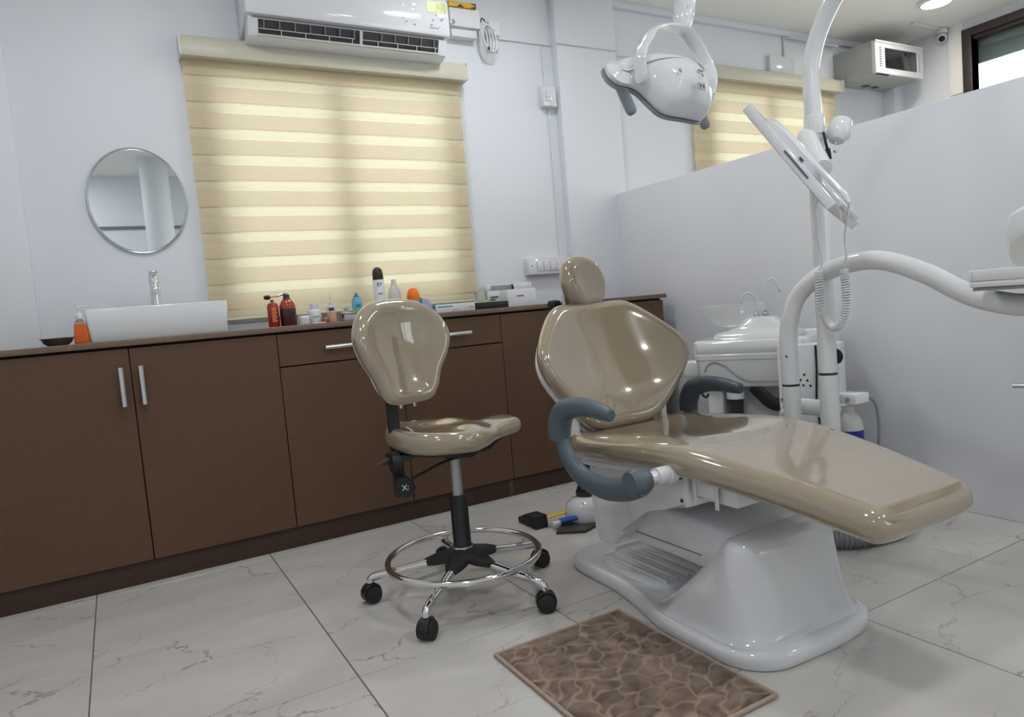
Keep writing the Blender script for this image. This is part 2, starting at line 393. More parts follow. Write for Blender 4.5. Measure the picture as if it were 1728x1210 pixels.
# projections of the back wall
MB().box((2.315, YB-.055, 0), (2.735, YB+.01, ZC), .004).build('pilaster', 'wall', wb)
MB().box((XL, YB-.045, 0), (-.25, YB+.01, ZC), .004).build('pilaster', 'wall', wb)
MB().box((5.37, YB-.10, 0), (XR, YB+.01, ZC), .004).build('pilaster', 'wall', wb)
struct(B((XP, .1, 0), (XP+.055, YB-.05, 1.502), .003).build('wall_partition', 'partition'), 'low pale grey partition wall beside the dental chair')
struct(MB().box((2.735, YB-.035, ZC-.04), (5.37, YB, ZC), .004).build('trim_1', 'wall'))
struct(MB().lathe([(.13, 0), (.13, ZC)], (.52, -1.05, 0), 32).build('trim_2', 'wall'), 'round white column')
struct(B((XL, YF, 2.06), (1.0, YF+.02, 2.09)).build('trim_3', 'seam'))
struct(B((XR-.012, 2.83, 2.15), (XR, 2.93, ZC), .002).build('trim_4', 'ceiling'))

def window(name, hole, y, label, m='aluminium', mull=1, depth=.05, sill=True):
    x0, x1, z0, z1 = hole; fw_ = .045
    t = thing(name, label, None, ((x0+x1)/2, y+.08, z0)); t['kind'] = 'structure'
    b = MB().box((x0, y+.06, z0), (x0+fw_, y+.06+depth, z1), .002).box((x1-fw_, y+.06, z0), (x1, y+.06+depth, z1), .002)
    b.box((x0+fw_, y+.06, z0), (x1-fw_, y+.06+depth, z0+fw_), .002).box((x0+fw_, y+.06, z1-fw_), (x1-fw_, y+.06+depth, z1), .002)
    b.build('window_frame', m, t)
    xs = [x0+fw_+(x1-x0-2*fw_)*k/(mull+1) for k in range(mull+2)]
    for k in range(1, mull+1): B((xs[k]-.035, y+.055, z0+fw_), (xs[k]+.035, y+.06+depth, z1-fw_), .002).build('mullion', m, t)
    for k in range(mull+1): B((xs[k]+.002, y+.083, z0+fw_), (xs[k+1]-.002, y+.087, z1-fw_)).build('pane', 'pane', t)
    if sill: B((x0, y-.004, z0-.03), (x1, y+.06, z0+.004), .003).build('window_sill', 'aluminium', t)
    return t
window('window_1', W1, YB, 'aluminium framed window behind the counter blind')
window('window_2', W2, YB, 'aluminium framed window beyond the partition')
# right window: dark frame with shutter roll and white sky
t = thing('window_3', 'high dark brown framed window beyond the partition', None, (XR, 1.6, .95)); t['kind'] = 'structure'
y0, y1, z0, z1 = W3
b = MB().box((XR-.03, y1-.065, z0), (XR+.06, y1, z1), .003).box((XR-.03, y0, z0), (XR+.06, y0+.065, z1), .003)
b.box((XR-.03, y0+.065, z1-.055), (XR+.06, y1-.065, z1), .003).box((XR-.03, y0+.065, z0), (XR+.06, y1-.065, z0+.055), .003); b.build('window_frame', 'window_dark', t)
MB().box((XR-.006, y0+.065, z1-.08), (XR+.05, y1-.065, z1-.056), .002).build('inner_rail', 'window_dark', t)
sh = MB()
for k in range(4): sh.box((XR+.065+.004*(k % 2), y0-.05, z1-.10-.035*(k+1)), (XR+.085, y1+.05, z1-.067-.035*k), .003)
sh.build('roller_shutter', 'shutter', t)
B((XR+.03, y0+.065, z0+.055), (XR+.034, y1-.065, z1-.056)).build('pane', 'pane', t)
window('unseen_window', W4, YF-.16, 'plain unseen window added behind the viewpoint for daylight')  # unseen opening, added so more sky light reaches the room
# ================================================================== CABINETS
YD, ZT = 2.87, .895
def handle(parent, p0, p1, out=.03):
    p0, p1 = Vector(p0), Vector(p1); o = Vector((0, -out, 0)); d = (p1-p0).normalized()
    b = MB().tube([p0+o-d*.012, p0+o-d*.010, p1+o+d*.010, p1+o+d*.012], [.007, .0098, .0098, .007], 14)
    for p in (p0+d*.012, p1-d*.012): b.tube([p+Vector((0, .0, 0)), p+o], .006, 10)
    return b.build('handle', 'chrome', parent)
def door(parent, x0, x1, z0, z1, name='door'):
    return MB().box((x0+.0015, YD, z0+.0015), (x1-.0015, YD+.018, z1-.0015), .0015, 1).build(name, 'laminate', parent)
ZB0, ZD = .086, .866
def unit(name, label, x0, x1):
    t = thing(name, label, 'cabinet', ((x0+x1)/2, (YD+YB)/2, .0), group='brown counter cabinets')
    B((x0+.001, YD+.0205, .084), (x1-.001, YB-.065, .873), .001, seg=1).build('body', 'gap', t)
    return t
u = unit('base_cabinet', 'brown laminate cabinet under the wash basin with two vertical bar handles', XL+.002, .556)
door(u, XL+.002, -.475, ZB0, ZD, 'side_panel')
for x0, x1, hx in ((-.475, .040, .008), (.040, .556, .072)):
    d = door(u, x0, x1, ZB0, ZD); handle(d, (hx, YD, .670), (hx, YD, .790))
u = unit('base_cabinet', 'brown laminate cabinet with wide drawer behind the rolling stool', .556, 1.566)
d = door(u, .556, 1.566, .735, ZD, 'drawer'); handle(d, (.745, YD, .797), (1.385, YD, .797))
for x0, x1, hx in ((.556, 1.061, 1.031), (1.061, 1.566, 1.093)):
    d = door(u, x0, x1, ZB0, .733); handle(d, (hx, YD, .515), (hx, YD, .66))
u = unit('base_cabinet', 'plain brown laminate cabinet behind the dental chair backrest', 1.566, 2.56)
door(u, 1.566, 2.56, ZB0, ZD)
b = B((XL+.002, YD+.021, 0), (2.56, YD+.04, .083), .001).build('cabinet_plinth', 'plinth'); tag(b, 'dark brown recessed plinth along the foot of the counter cabinets', 'plinth')
MB().box((1.541, YD+.016, .001), (1.564, YD+.021, .082), .001).build('joint_strip', 'laminate', b)
wt = B((XL+.002, YD-.010, ZT-.021), (2.578, YB-.06, ZT), .0015).build('worktop', 'laminate_top'); tag(wt, 'long brown laminate worktop on the counter cabinets', 'worktop')

# ================================================================== BASIN, FAUCET, MIRROR
t = thing('wash_basin', 'white rectangular ceramic vessel basin on the brown worktop', 'basin', (.155, 3.05, ZT))
bm = MB()
def rrect(x0, x1, y0, y1, r, z, n=6):
    out = []
    for cx, cy, a in ((x1-r, y1-r, 0), (x0+r, y1-r, PI/2), (x0+r, y0+r, PI), (x1-r, y0+r, 1.5*PI)):
        out += [(cx+r*math.cos(a+k/n*PI/2), cy+r*math.sin(a+k/n*PI/2), z) for k in range(n+1)]
    return out
X0, X1, Y0, Y1 = -.083, .394, 2.895, 3.255
rs = [rrect(X0+.012, X1-.010, Y0+.012, Y1-.012, .01, ZT), rrect(X0+.008, X1-.008, Y0+.008, Y1-.008, .012, ZT+.006), rrect(X0, X1, Y0, Y1, .012, ZT+.114), rrect(X0+.002, X1-.002, Y0+.002, Y1-.002, .012, ZT+.119), rrect(X0+.006, X1-.006, Y0+.006, Y1-.006, .012, ZT+.120),
      rrect(X0+.013, X1-.013, Y0+.013, Y1-.09, .03, ZT+.119), rrect(X0+.018, X1-.018, Y0+.018, Y1-.095, .03, ZT+.11), rrect(X0+.04, X1-.04, Y0+.04, Y1-.11, .04, ZT+.04), rrect(X0+.09, X1-.09, Y0+.08, Y1-.15, .04, ZT+.028)]
bm.rings(rs).build('bowl', 'porcelain', t)
MB().lathe([(.0, .001), (.022, .003), (.022, .0), (0, -.001)], (.155, 3.02, ZT+.031), 20).build('drain', 'chrome', t)
t = thing('basin_faucet', 'tall chrome basin mixer tap at the back of the white basin', 'faucet', (.166, 3.205, ZT+.12))
MB().lathe([(.024, 0), (.024, .008), (.019, .012), (.0175, .05), (.017, .098), (.019, .10), (.019, .128), (.017, .132), (.0, .133)], (.166, 3.205, ZT+.1205), 24).build('body', 'chrome', t)
MB().box((.150, 3.09, ZT+.178), (.182, 3.205, ZT+.196), .006, 3).build('spout', 'chrome', t)
MB().lathe([(.010, 0), (.010, -.012), (.007, -.012)], (.166, 3.103, ZT+.180), 16).build('aerator', 'steel', t)
MB().box((.147, 3.13, ZT+.255), (.185, 3.225, ZT+.264), .004, 2).build('lever', 'chrome', t)

t = thing('wall_mirror', 'round frameless wall mirror above the wash basin', 'mirror', (.152, YB, 1.25))
MR = Matrix.Rotation(PI/2, 3, 'X')
MCX, MCZ, MA, MBz = .153, 1.473, .185, .218
MB().lathe([(1, 0), (1, .008), (.975, .011)], (MCX, YB-.001, MCZ), 72, R=Matrix.Scale(1, 3) @ MR @ Matrix(((MA, 0, 0), (0, MBz, 0), (0, 0, 1)))).build('backing', 'silver_rim', t)
MB().lathe([(.974, .0112), (.0, .0114)], (MCX, YB-.001, MCZ), 72, R=MR @ Matrix(((MA, 0, 0), (0, MBz, 0), (0, 0, 1)))).build('glass', 'mirror', t)
MB().tube([(MCX+MA*math.cos(a), YB-.010, MCZ+MBz*math.sin(a)) for a in [k/72*2*PI for k in range(73)]], .0035, 8).build('rim', 'silver_rim', t)

# ================================================================== THINGS ON THE WORKTOP
def lathe_part(parent, name, m, prof, c, n=28, **k): return MB().lathe(prof, c, n, **k).build(name, m, parent)
def on(name, label, cat, x, y, **k): return thing(name, label, cat, (x, y, ZT), **k)
# soap dispenser
x, y = -.098, 2.905; t = on('soap_dispenser', 'orange liquid soap pump bottle beside the white basin', 'soap bottle', x, y)
b = MB(); b.rings([rrect(x-h, x+h, y-h*.7, y+h*.7, .006, ZT+z) for h, z in ((.021, .0008), (.023, .004), (.0215, .04), (.0175, .072))]); b.build('liquid', 'orange_liquid', t)
b = MB(); b.rings([rrect(x-h, x+h, y-h*.7, y+h*.7, min(.006, h*.5), ZT+z) for h, z in ((.0176, .0725), (.016, .078), (.009, .086), (.009, .094))]); b.build('shoulder', 'clear_plastic', t)
lathe_part(t, 'collar', 'bottle_white', [(.011, .0905), (.011, .103), (.006, .108), (.004, .109), (.004, .124), (.007, .125), (.007, .134), (0, .135)], (x, y, ZT), 16)
MB().box((x-.004, y-.004, ZT+.128), (x+.028, y+.004, ZT+.134), .002).build('nozzle', 'bottle_white', t)
# soap dish
x, y = -.170, 2.90; t = on('soap_dish', 'dark brown oval soap dish at the left of the soap bottle', 'soap dish', x, y)
lathe_part(t, 'dish', 'soap_dish', [(0, .001), (.03, .001), (.042, .010), (.049, .024), (.0515, .026), (.0465, .024), (.038, .010), (0, .006)], (x, y, ZT), 32, sy=.7)
lathe_part(t, 'lid_rim', 'clear_plastic', [(.049, .0265), (.056, .0275), (.056, .029), (.049, .029)], (x, y, ZT), 32, sy=.7)
# red bottle
x, y = .579, 3.0; t = on('bottle', 'slim red bottle with orange upright lettering left of the dark bottle', 'bottle', x, y)
lathe_part(t, 'body', 'red_bottle', [(.0, .001), (.020, .001), (.0225, .004), (.0225, .085), (.018, .097), (.007, .103), (.006, .113), (0, .114)], (x, y, ZT))
ob = MB()
for k in range(7): ob.box((x-.010, y-.0236, ZT+.022+.0085*k), (x+.010-.003*(k % 2), y-.0215, ZT+.028+.0085*k), .0005, 1)
ob.build('lettering', 'orange_print', t)
x, y = .638, 3.0; t = on('bottle', 'large dark red bottle holding nearly black liquid on the worktop', 'bottle', x, y)
lathe_part(t, 'liquid', 'amber_dark', [(.0, .001), (.031, .001), (.033, .004), (.033, .072)], (x, y, ZT))
lathe_part(t, 'shoulder', 'amber_red', [(.033, .0722), (.033, .082), (.027, .098), (.016, .112)], (x, y, ZT))
lathe_part(t, 'cap', 'dark_plastic', [(.016, .1122), (.013, .118), (.013, .130), (0, .131)], (x, y, ZT), 20)
t = thing('applicator_brush', 'black headed applicator lying across the tops of the two red bottles', 'brush', (.60, 2.99, ZT+.118))
MB().tube([(.572, 2.995, ZT+.124), (.60, 2.995, ZT+.126), (.63, 2.995, ZT+.135), (.645, 2.995, ZT+.137)], [.003, .0035, .005, .003], 10, smooth=12).build('stem', 'steel', t)
MB().lathe([(0, -.014), (.007, -.012), (.0095, 0), (.008, .010), (.003, .014), (0, .0145)], (.560, 2.995, ZT+.123), 16, R=Matrix.Rotation(PI/2, 3, 'Y')).build('head', 'black', t)
x, y = .698, 2.995; t = on('jar', 'short round white jar beside the dark red bottle', 'jar', x, y)
lathe_part(t, 'body', 'bottle_white', [(0, .001), (.022, .001), (.0235, .004), (.0235, .024)], (x, y, ZT)); lathe_part(t, 'lid', 'bottle_white', [(.0245, .0245), (.0245, .036), (.023, .038), (0, .038)], (x, y, ZT))
x, y = .755, 3.03; t = on('bottle', 'white medicine bottle with wide white cap on the worktop', 'bottle', x, y)
lathe_part(t, 'body', 'bottle_white', [(0, .001), (.024, .001), (.026, .005), (.026, .052), (.022, .060), (.018, .062)], (x, y, ZT)); lathe_part(t, 'cap', 'white_matt', [(.018, .0622), (.0185, .063), (.0185, .083), (0, .084)], (x, y, ZT))
MB().box((x-.016, y-.0275, ZT+.028), (x+.012, y-.0255, ZT+.033), .0003, 1).build('print', 'text_grey', t)
tag(B((.712, 2.90, ZT+.0004), (.765, 2.955, ZT+.005), .001).build('packet', 'bottle_white'), 'flat white packet at the front of the worktop', 'packet')
tag(B((.768, 2.97, ZT+.0004), (.795, 2.995, ZT+.016), .001).build('packet', 'red_bottle'), 'small dark red packet beside the white medicine bottle', 'packet')
x, y = .820, 3.0; t = on('spray_bottle', 'small clear bottle of peach liquid with pointed nozzle', 'bottle', x, y)
lathe_part(t, 'liquid', 'peach', [(0, .001), (.018, .001), (.0195, .004), (.0195, .043)], (x, y, ZT)); lathe_part(t, 'shoulder', 'translucent_white', [(.0195, .0432), (.0195, .066), (.014, .073), (.011, .074)], (x, y, ZT))
lathe_part(t, 'nozzle', 'translucent_white', [(.011, .0742), (.011, .084), (.005, .090), (.004, .104), (.0025, .106), (.002, .118), (0, .119)], (x, y, ZT), 18)
MB().box((x-.017, y-.0212, ZT+.05), (x+.006, y-.0192, ZT+.062), .0004, 1).build('label', 'label_plum', t)
for x, y, w, m, lb in ((.790, 3.07, .013, 'steel', 'small steel cup partly hidden behind the peach bottle'), (.866, 3.06, .012, 'steel', 'small steel cup between peach bottle and grey tin')):
    t = on('steel_cup', lb, 'cup', x, y); lathe_part(t, 'cup', m, [(0, .001), (w, .001), (w*1.1, .026), (w, .026), (w*.9, .004), (0, .004)], (x, y, ZT), 20)
t = on('steel_tin', 'low grey metal tin with lid clips on the worktop', 'tin', .893, 3.0)
B((.868, 2.98, ZT+.001), (.918, 3.03, ZT+.030), .004, seg=2).build('tin', 'grey_metal', t); B((.866, 2.978, ZT+.0302), (.920, 3.032, ZT+.036), .002).build('lid', 'steel', t)
for sx in (.864, .9185): B((sx, 2.995, ZT+.014), (sx+.004, 3.010, ZT+.032), .001).build('clip', 'black', t)
t = on('label_card', 'small cream card with a dark letter behind the grey tin', 'card', .900, 3.06); B((.882, 3.058, ZT+.001), (.916, 3.060, ZT+.062), .0003, seg=1).build('card', 'cassette', t)
text('n', 'letter', 'ink', .022, (.897, 3.0575, ZT+.052), FRONT, t)
x, y = .934, 3.0; t = on('bottle', 'pale blue and green plastic bottle beside the stool backrest', 'bottle', x, y)
lathe_part(t, 'base', 'leaf_green', [(0, .001), (.020, .001), (.022, .004), (.022, .042)], (x, y, ZT)); lathe_part(t, 'body', 'sky_blue', [(.022, .0422), (.0225, .06), (.022, .085), (.017, .098), (.011, .101)], (x, y, ZT))
lathe_part(t, 'cap', 'teal', [(.012, .1012), (.012, .106), (.006, .108), (.005, .118), (0, .119)], (x, y, ZT), 18)
MB().lathe([(0, 0), (1, 0), (1, .001), (0, .0012)], (x-.002, y-.0222, ZT+.062), 20, R=Matrix.Rotation(PI/2, 3, 'X') @ Matrix(((.012, 0, 0), (0, .007, 0), (0, 0, 1)))).build('badge', 'teal', t)
MB().tube([(x, y, ZT+.118), (x+.02, y, ZT+.121), (x+.04, y, ZT+.113), (x+.047, y, ZT+.104)], .0012, 6, smooth=12).build('straw', 'translucent_white', t)
tag(B((.975, 3.02, ZT+.0005), (1.0, 3.045, ZT+.052), .002).build('small_box', 'cassette'), 'small cream box partly hidden by the stool backrest', 'box')
x, y = 1.040, 3.0; t = on('spray_can', 'tall white aerosol can with domed dark brown cap', 'can', x, y)
lathe_part(t, 'body', 'bottle_white', [(0, .001), (.024, .001), (.0245, .003), (.0245, .166), (.022, .169)], (x, y, ZT)); lathe_part(t, 'cap', 'cocoa', [(.0238, .1695), (.024, .172), (.0235, .195), (.0205, .212), (.012, .222), (0, .225)], (x, y, ZT))
text('EY', 'lettering', 'ink', .022, (x-.004, y-.0246, ZT+.148), FRONT, t); marks(t, x-.012, ZT+.105, y-.0246, .004, [.005, .004, .006], 'ink')
x, y = 1.110, 3.0; t = on('squeeze_bottle', 'cloudy white squeeze bottle right of the tall aerosol can', 'bottle', x, y)
lathe_part(t, 'body', 'translucent_white', [(0, .001), (.027, .001), (.029, .005), (.029, .100), (.024, .122), (.014, .140)], (x, y, ZT)); lathe_part(t, 'cap', 'translucent_white', [(.0125, .1402), (.011, .150), (.011, .166), (0, .168)], (x, y, ZT), 18)
x, y = 1.198, 3.0; t = on('bottle', 'bottle with domed bright orange cap behind the stool backrest', 'bottle', x, y)
lathe_part(t, 'body', 'pale_blue', [(0, .001), (.027, .001), (.029, .004), (.029, .070)], (x, y, ZT)); lathe_part(t, 'cap', 'orange_cap', [(.0295, .0705), (.0295, .085), (.026, .105), (.016, .120), (0, .125)], (x, y, ZT))
t = on('blue_pouch', 'pale blue pouch leaning beside the orange capped bottle', 'pouch', 1.253, 3.0)
MB().prism([(1.231, ZT+.001), (1.285, ZT+.001), (1.284, ZT+.035), (1.262, ZT+.066), (1.231, ZT+.075)], 2.98, 3.015, 1, .003).build('pouch', 'pale_blue', t)
MB().lathe([(0, 0), (.008, .0), (.008, .004), (0, .005)], (1.284, 2.975, ZT+.03), 16, R=Matrix.Rotation(PI/2, 3, 'X')).build('seal', 'teal', t)
t = on('carton', 'long low white carton left of the black box', 'box', 1.40, 3.0)
B((1.290, 2.965, ZT+.0005), (1.489, 3.03, ZT+.038), .0015).build('carton', 'bottle_white', t); marks(t, 1.298, ZT+.024, 2.9648, .0055, [.012, .006, .009, .005, .014, .007, .010], 'teal'); marks(t, 1.458, ZT+.015, 2.9648, .004, [.006, .005, .008], 'text_grey')
tag(MB().tube([(1.355, 2.94, ZT+.003), (1.36, 2.938, ZT+.010), (1.372, 2.936, ZT+.013), (1.384, 2.938, ZT+.009), (1.39, 2.94, ZT+.003)], .0015, 8, smooth=16).build('wire_loop', 'steel'), 'tiny bent wire loop in front of the long white carton', 'wire')
t = on('shade_box', 'flat black box with green lid on the worktop', 'box', 1.58, 3.0)
B((1.493, 2.965, ZT+.0005), (1.667, 3.03, ZT+.031), .001).build('box', 'box_black', t); B((1.493, 2.967, ZT+.0315), (1.62, 3.03, ZT+.036), .001).build('lid', 'box_green', t)
t = on('carton', 'square white carton with small grey lettering by the switch board', 'box', 1.75, 3.0)
B((1.672, 2.97, ZT+.0005), (1.832, 3.05, ZT+.084), .0015).build('carton', 'bottle_white', t); marks(t, 1.722, ZT+.047, 2.9698, .006, [.004, .008, .005, .007, .006], 'ink')
t = on('device_carton', 'tall white carton with grey window behind the black box', 'box', 1.73, 3.12)
b = MB().box((1.63, 3.10, ZT+.0005), (1.89, 3.20, ZT+.086), .002).box((1.63, 3.10, ZT+.0865), (1.652, 3.20, ZT+.118), .002).box((1.812, 3.10, ZT+.0865), (1.89, 3.20, ZT+.118), .002).box((1.652, 3.18, ZT+.0865), (1.812, 3.20, ZT+.118), .002)
b.build('carton', 'bottle_white', t); B((1.653, 3.165, ZT+.087), (1.811, 3.178, ZT+.114), .001).build('window', 'vent_grey', t)
for z, w in ((.052, .045), (.040, .028)): B((1.645, 3.0985, ZT+z), (1.645+w, 3.0998, ZT+z+.006)).build('print', 'ink', t)
tag(B((1.565, 3.07, ZT+.0005), (1.615, 3.12, ZT+.088), .004).build('clear_box', 'clear_plastic'), 'clear plastic box between the blind and the device carton', 'box')

# ================================================================== ELECTRICS ON THE BACK WALL
def switch_board(label, x0, x1, z0, z1, y, n, socket=False):
    t = thing('switch_board', label, 'switch', ((x0+x1)/2, y, z0), group='switch boards on the back wall')
    B((x0, y-.04, z0), (x1, y-.0005, z1), .004).build('box', 'white_matt', t)
    B((x0+.002, y-.0455, z0+.002), (x1-.002, y-.0405, z1-.002), .003).build('face_plate', 'white_plastic', t)
    w = (x1-x0)*.62/n if not socket else .030; xs = x0+(x1-x0)*.2
    for k in range(n):
        a = xs+k*w; c = (z0+z1)/2; h = .026
        o = B((a+.001, y-.050, c-h), (a+w-.002, y-.0458, c+h), .0015).build('socket' if socket else 'rocker', 'white_plastic', t)
        B((a, y-.0462, c-h-.001), (a+.001, y-.0456, c+h+.001)).build('seam', 'text_grey', o)
        if socket:
            for dx, dz in ((.008, -.006), (.020, -.006), (.014, .010)): MB().lathe([(.002, 0), (.002, .0006), (0, .0007)], (a+dx, y-.0501, c+dz), 10, R=Matrix.Rotation(PI/2, 3, 'X')).build('hole', 'ink', o)
    if not socket: MB().lathe([(.004, 0), (.004, .001), (0, .0012)], (x0+.022, y-.0456, (z0+z1)/2+.005), 12, R=Matrix.Rotation(PI/2, 3, 'X')).build('screw', 'ink', t)
    return t
switch_board('long white switch board with four rockers beside the headrest', 2.02, 2.30, 1.058, 1.152, YB, 4)
switch_board('small white socket box high on the wall left of the pilaster', 2.205, 2.296, 1.985, 2.10, YB, 1, True)
def conduit(label, pts, r=.0045):
    return tag(MB().tube(pts, r, 10).build('cable_conduit', 'white_matt'), label, 'conduit', 'thin white cable conduits')
zc = 2.335
conduit('thin white conduit running from the plug to the pilaster', [(1.96, YB-.008, zc), (2.307, YB-.008, zc)])
conduit('thin white conduit crossing the pilaster face', [(2.308, YB-.064, zc-.004), (2.735, YB-.064, zc-.004)])
conduit('thin white conduit dropping to the small socket box', [(2.25, YB-.008, 2.101), (2.25, YB-.008, zc-.008)], .004)
conduit('thin white conduit from socket box down to the long switch board', [(2.262, YB-.008, 1.153), (2.262, YB-.008, 1.984)], .0045)
conduit('thin white conduit right of the pilaster behind the lamp', [(2.743, YB-.008, zc-.008), (3.02, YB-.008, zc-.008)])
t = thing('junction_plate', 'small white round plate with three holes near the lamp', 'plate', (2.98, YB, 2.32))
MB().lathe([(0, .013), (.05, .012), (.055, 0)], (3.0, YB-.001, 2.365), 24, R=Matrix.Rotation(PI/2, 3, 'X')).build('plate', 'white_matt', t)
for k in range(3): MB().lathe([(.005, 0), (.005, .001), (0, .0012)], (2.965+.02*k, YB-.0135, 2.40-.022*k), 10, R=Matrix.Rotation(PI/2, 3, 'X')).build('hole', 'ink', t)
tag(MB().tube([(4.26, YB-.01, 2.45), (4.26, YB-.01, 2.585), (4.29, YB-.04, 2.585), (4.80, YB-.045, 2.575)], .008, 8).build('cable_conduit', 'white_matt'), 'thin conduit bending from the square plate towards the grey cabinet', 'conduit', 'thin white cable conduits')
tag(B((4.085, YB-.03, 2.318), (4.335, YB-.001, 2.452), .003).build('wall_plate', 'white_plastic'), 'glossy white rectangular plate above the far blind', 'plate')

# air conditioner ---------------------------------------------------
AX0, AX1, AYF = .632, 1.588, 3.165
t = thing('air_conditioner', 'white split air conditioner above the cream blind with open louvre', 'air conditioner', ((AX0+AX1)/2, YB, 2.12))
prof = [(YB-.002, 2.165), (YB-.002, 2.415), (YB-.10, 2.425), (AYF+.02, 2.415), (AYF, 2.39), (AYF, 2.245), (AYF+.006, 2.232), (AYF+.024, 2.228)]
MB().prism(prof, AX0, AX1, 0, .010, 3).build('front_shell', 'ac_white', t)
MB().prism([(AYF+.0245, 2.2275), (AYF+.050, 2.154), (AYF+.085, 2.140), (YB-.002, 2.134), (YB-.002, 2.164), (AYF+.12, 2.1645), (AYF+.12, 2.2275)], AX0+.012, AX1-.012, 0, .004).build('lower_housing', 'ac_white', t)
# outlet: dark recess plate sits on the inclined lower face
O0, O1 = AX0+.055, AX1-.055
dn = Vector((0, .0305, -.0875)).normalized()
pc = Vector((0, AYF+.03975, 2.18375)); nrm = Vector((0, -dn.z, dn.y)); nrm = Vector((0, -.944, -.329))
Rt = Matrix(((1, 0, 0), (0, -nrm.y*0+dn.y, nrm.y), (0, dn.z, nrm.z)))
def slab(x0, x1, d0, d1, h0, h1, bev=0):
    b = MB(); vs = []
    for x in (x0, x1):
        for d in (d0, d1):
            for h in (h0, h1): vs.append(b.bm.verts.new(pc+Vector((x, 0, 0))+dn*d+nrm*h))
    for f in ((0, 1, 3, 2), (4, 6, 7, 5), (0, 4, 5, 1), (2, 3, 7, 6), (0, 2, 6, 4), (1, 5, 7, 3)): b.bm.faces.new([vs[i] for i in f])
    if bev: bmesh.ops.bevel(b.bm, geom=list(b.bm.edges), offset=bev, segments=2, profile=.5, affect='EDGES')
    return b
slab(O0, O1, -.036, .028, .0005, .0015).build('air_outlet', 'fin_dark', t)
for k in range(13):
    if k == 7: continue
    x = O0+.02+(O1-O0-.05)*k/12
    b = slab(x, x+.005, -.035, .000, .0017, .010); b.build('fin', 'fin', t)
slab(O0+(O1-O0)*.53, O0+(O1-O0)*.545, -.035, .026, .0017, .010).build('divider', 'vane', t)
slab(O0-.006, O1+.004, .022, .030, .003, .014, .001).build('louvre', 'vane', t)
for a, c in ((O0, O0+(O1-O0)*.50), (O0+(O1-O0)*.53, O1-.01)):
    b = slab(a, c, .000, .003, .010, .013)
    for q in range(4):
        x = a+(c-a)*(.22+.25*q)
        if x < c: 
            bb = slab(x, x+.003, .003, .022, .010, .013); me_ = bpy.data.meshes.new('x'); bb.bm.to_mesh(me_); b.bm.from_mesh(me_)
    b.build('louvre_rail', 'vane', t)
MB().box((AX0+.03, AYF+.022, 2.2215), (AX1-.03, AYF+.026, 2.2265)).build('panel_gap', 'seam', t)
text('Inverter', 'lettering', 'text_grey', .016, (AX1-.085, AYF-.0005, 2.262), FRONT, t)
B((AX1-.115, AYF-.0012, 2.335), (AX1-.012, AYF-.0002, 2.385), .0003, seg=1).build('energy_sticker', 'sticker_green', t)
B((AX1-.085, AYF-.0014, 2.312), (AX1-.012, AYF-.0002, 2.334), .0003, seg=1).build('energy_sticker', 'bottle_white', t)
film = MB()
for k in range(26):
    x = AX1-.02-random.random()*.26; z = 2.255+random.random()*.10; a = random.random()*.03+.004
    film.box((x, AYF-.0016, z), (x+a*.5, AYF-.0002, z+a*.35), .0005, 1)
fo = film.build('film_crease', 'clear_plastic', t); fo['kind'] = 'stuff'
B((1.10, AYF-.0012, 2.372), (1.14, AYF-.0002, 2.388), .0003, seg=1).build('logo', 'text_grey', t)
# isolator box + plug + cable
t = thing('isolator_box', 'white isolator box with yellow warning label beside the air conditioner', 'box', (1.735, YB, 2.3))
B((1.660, YB-.075, 2.345), (1.832, YB-.001, 2.437), .004).build('box', 'white_matt', t); B((1.672, YB-.055, 2.302), (1.818, YB-.001, 2.344), .003).build('lower_box', 'white_matt', t)
B((1.660, YB-.0765, 2.442), (1.815, YB-.006, 2.468), .001).build('label', 'yellow_label', t)
for x, p in ((1.725, [(-.02, 2.4425), (.02, 2.4425), (0, 2.458)]), (1.80, [(-.022, 2.4425), (.014, 2.4425), (.014, 2.456)]), (1.80, [(-.022, 2.4675), (.014, 2.4675), (.014, 2.455)])):
    MB().prism([(x+a, z) for a, z in p], YB-.0775, YB-.0763, 1).build('warning_mark', 'ink', t)
MB().lathe([(0, 0), (.012, 0), (.012, .012), (0, .014)], (1.668, YB-.078, 2.358), 14, R=Matrix.Rotation(PI/2, 3, 'X')).build('knob', 'chrome', t)
t = thing('power_plug', 'white power socket and plug right of the isolator box', 'plug', (1.92, YB, 2.28))
B((1.90, YB-.045, 2.335), (1.965, YB-.001, 2.41), .003).build('socket', 'white_matt', t); B((1.915, YB-.075, 2.325), (1.95, YB-.046, 2.36), .006).build('plug', 'white_plastic', t); B((1.905, YB-.03, 2.27), (1.96, YB-.001, 2.333), .003).build('lower_box', 'white_matt', t)
t = thing('cable_coil', 'coil of white power cable hanging beside the isolator box', 'cable', (1.86, YB-.05, 2.22))
for k in range(4):
    cx, cz, ra, rb = 1.856+.008*k, 2.315-.004*k, .022+.006*k, .085-.006*k
    MB().tube([(cx+ra*math.cos(a+.3), YB-.055-.008*k, cz+rb*math.sin(a)) for a in [q/28*2*PI for q in range(29)]], .004, 8).build('loop', 'white_matt', t)
MB().tube([(1.845, YB-.06, 2.28), (1.842, YB-.06, 2.36), (1.85, YB-.06, 2.405), (1.868, YB-.06, 2.395), (1.885, YB-.06, 2.35)], .0035, 8, smooth=24).build('lead', 'dark_plastic', t)
MB().lathe([(0, -.008), (.006, -.006), (.006, .006), (0, .008)], (1.862, YB-.092, 2.245), 12).build('cable_tie', 'black', t)

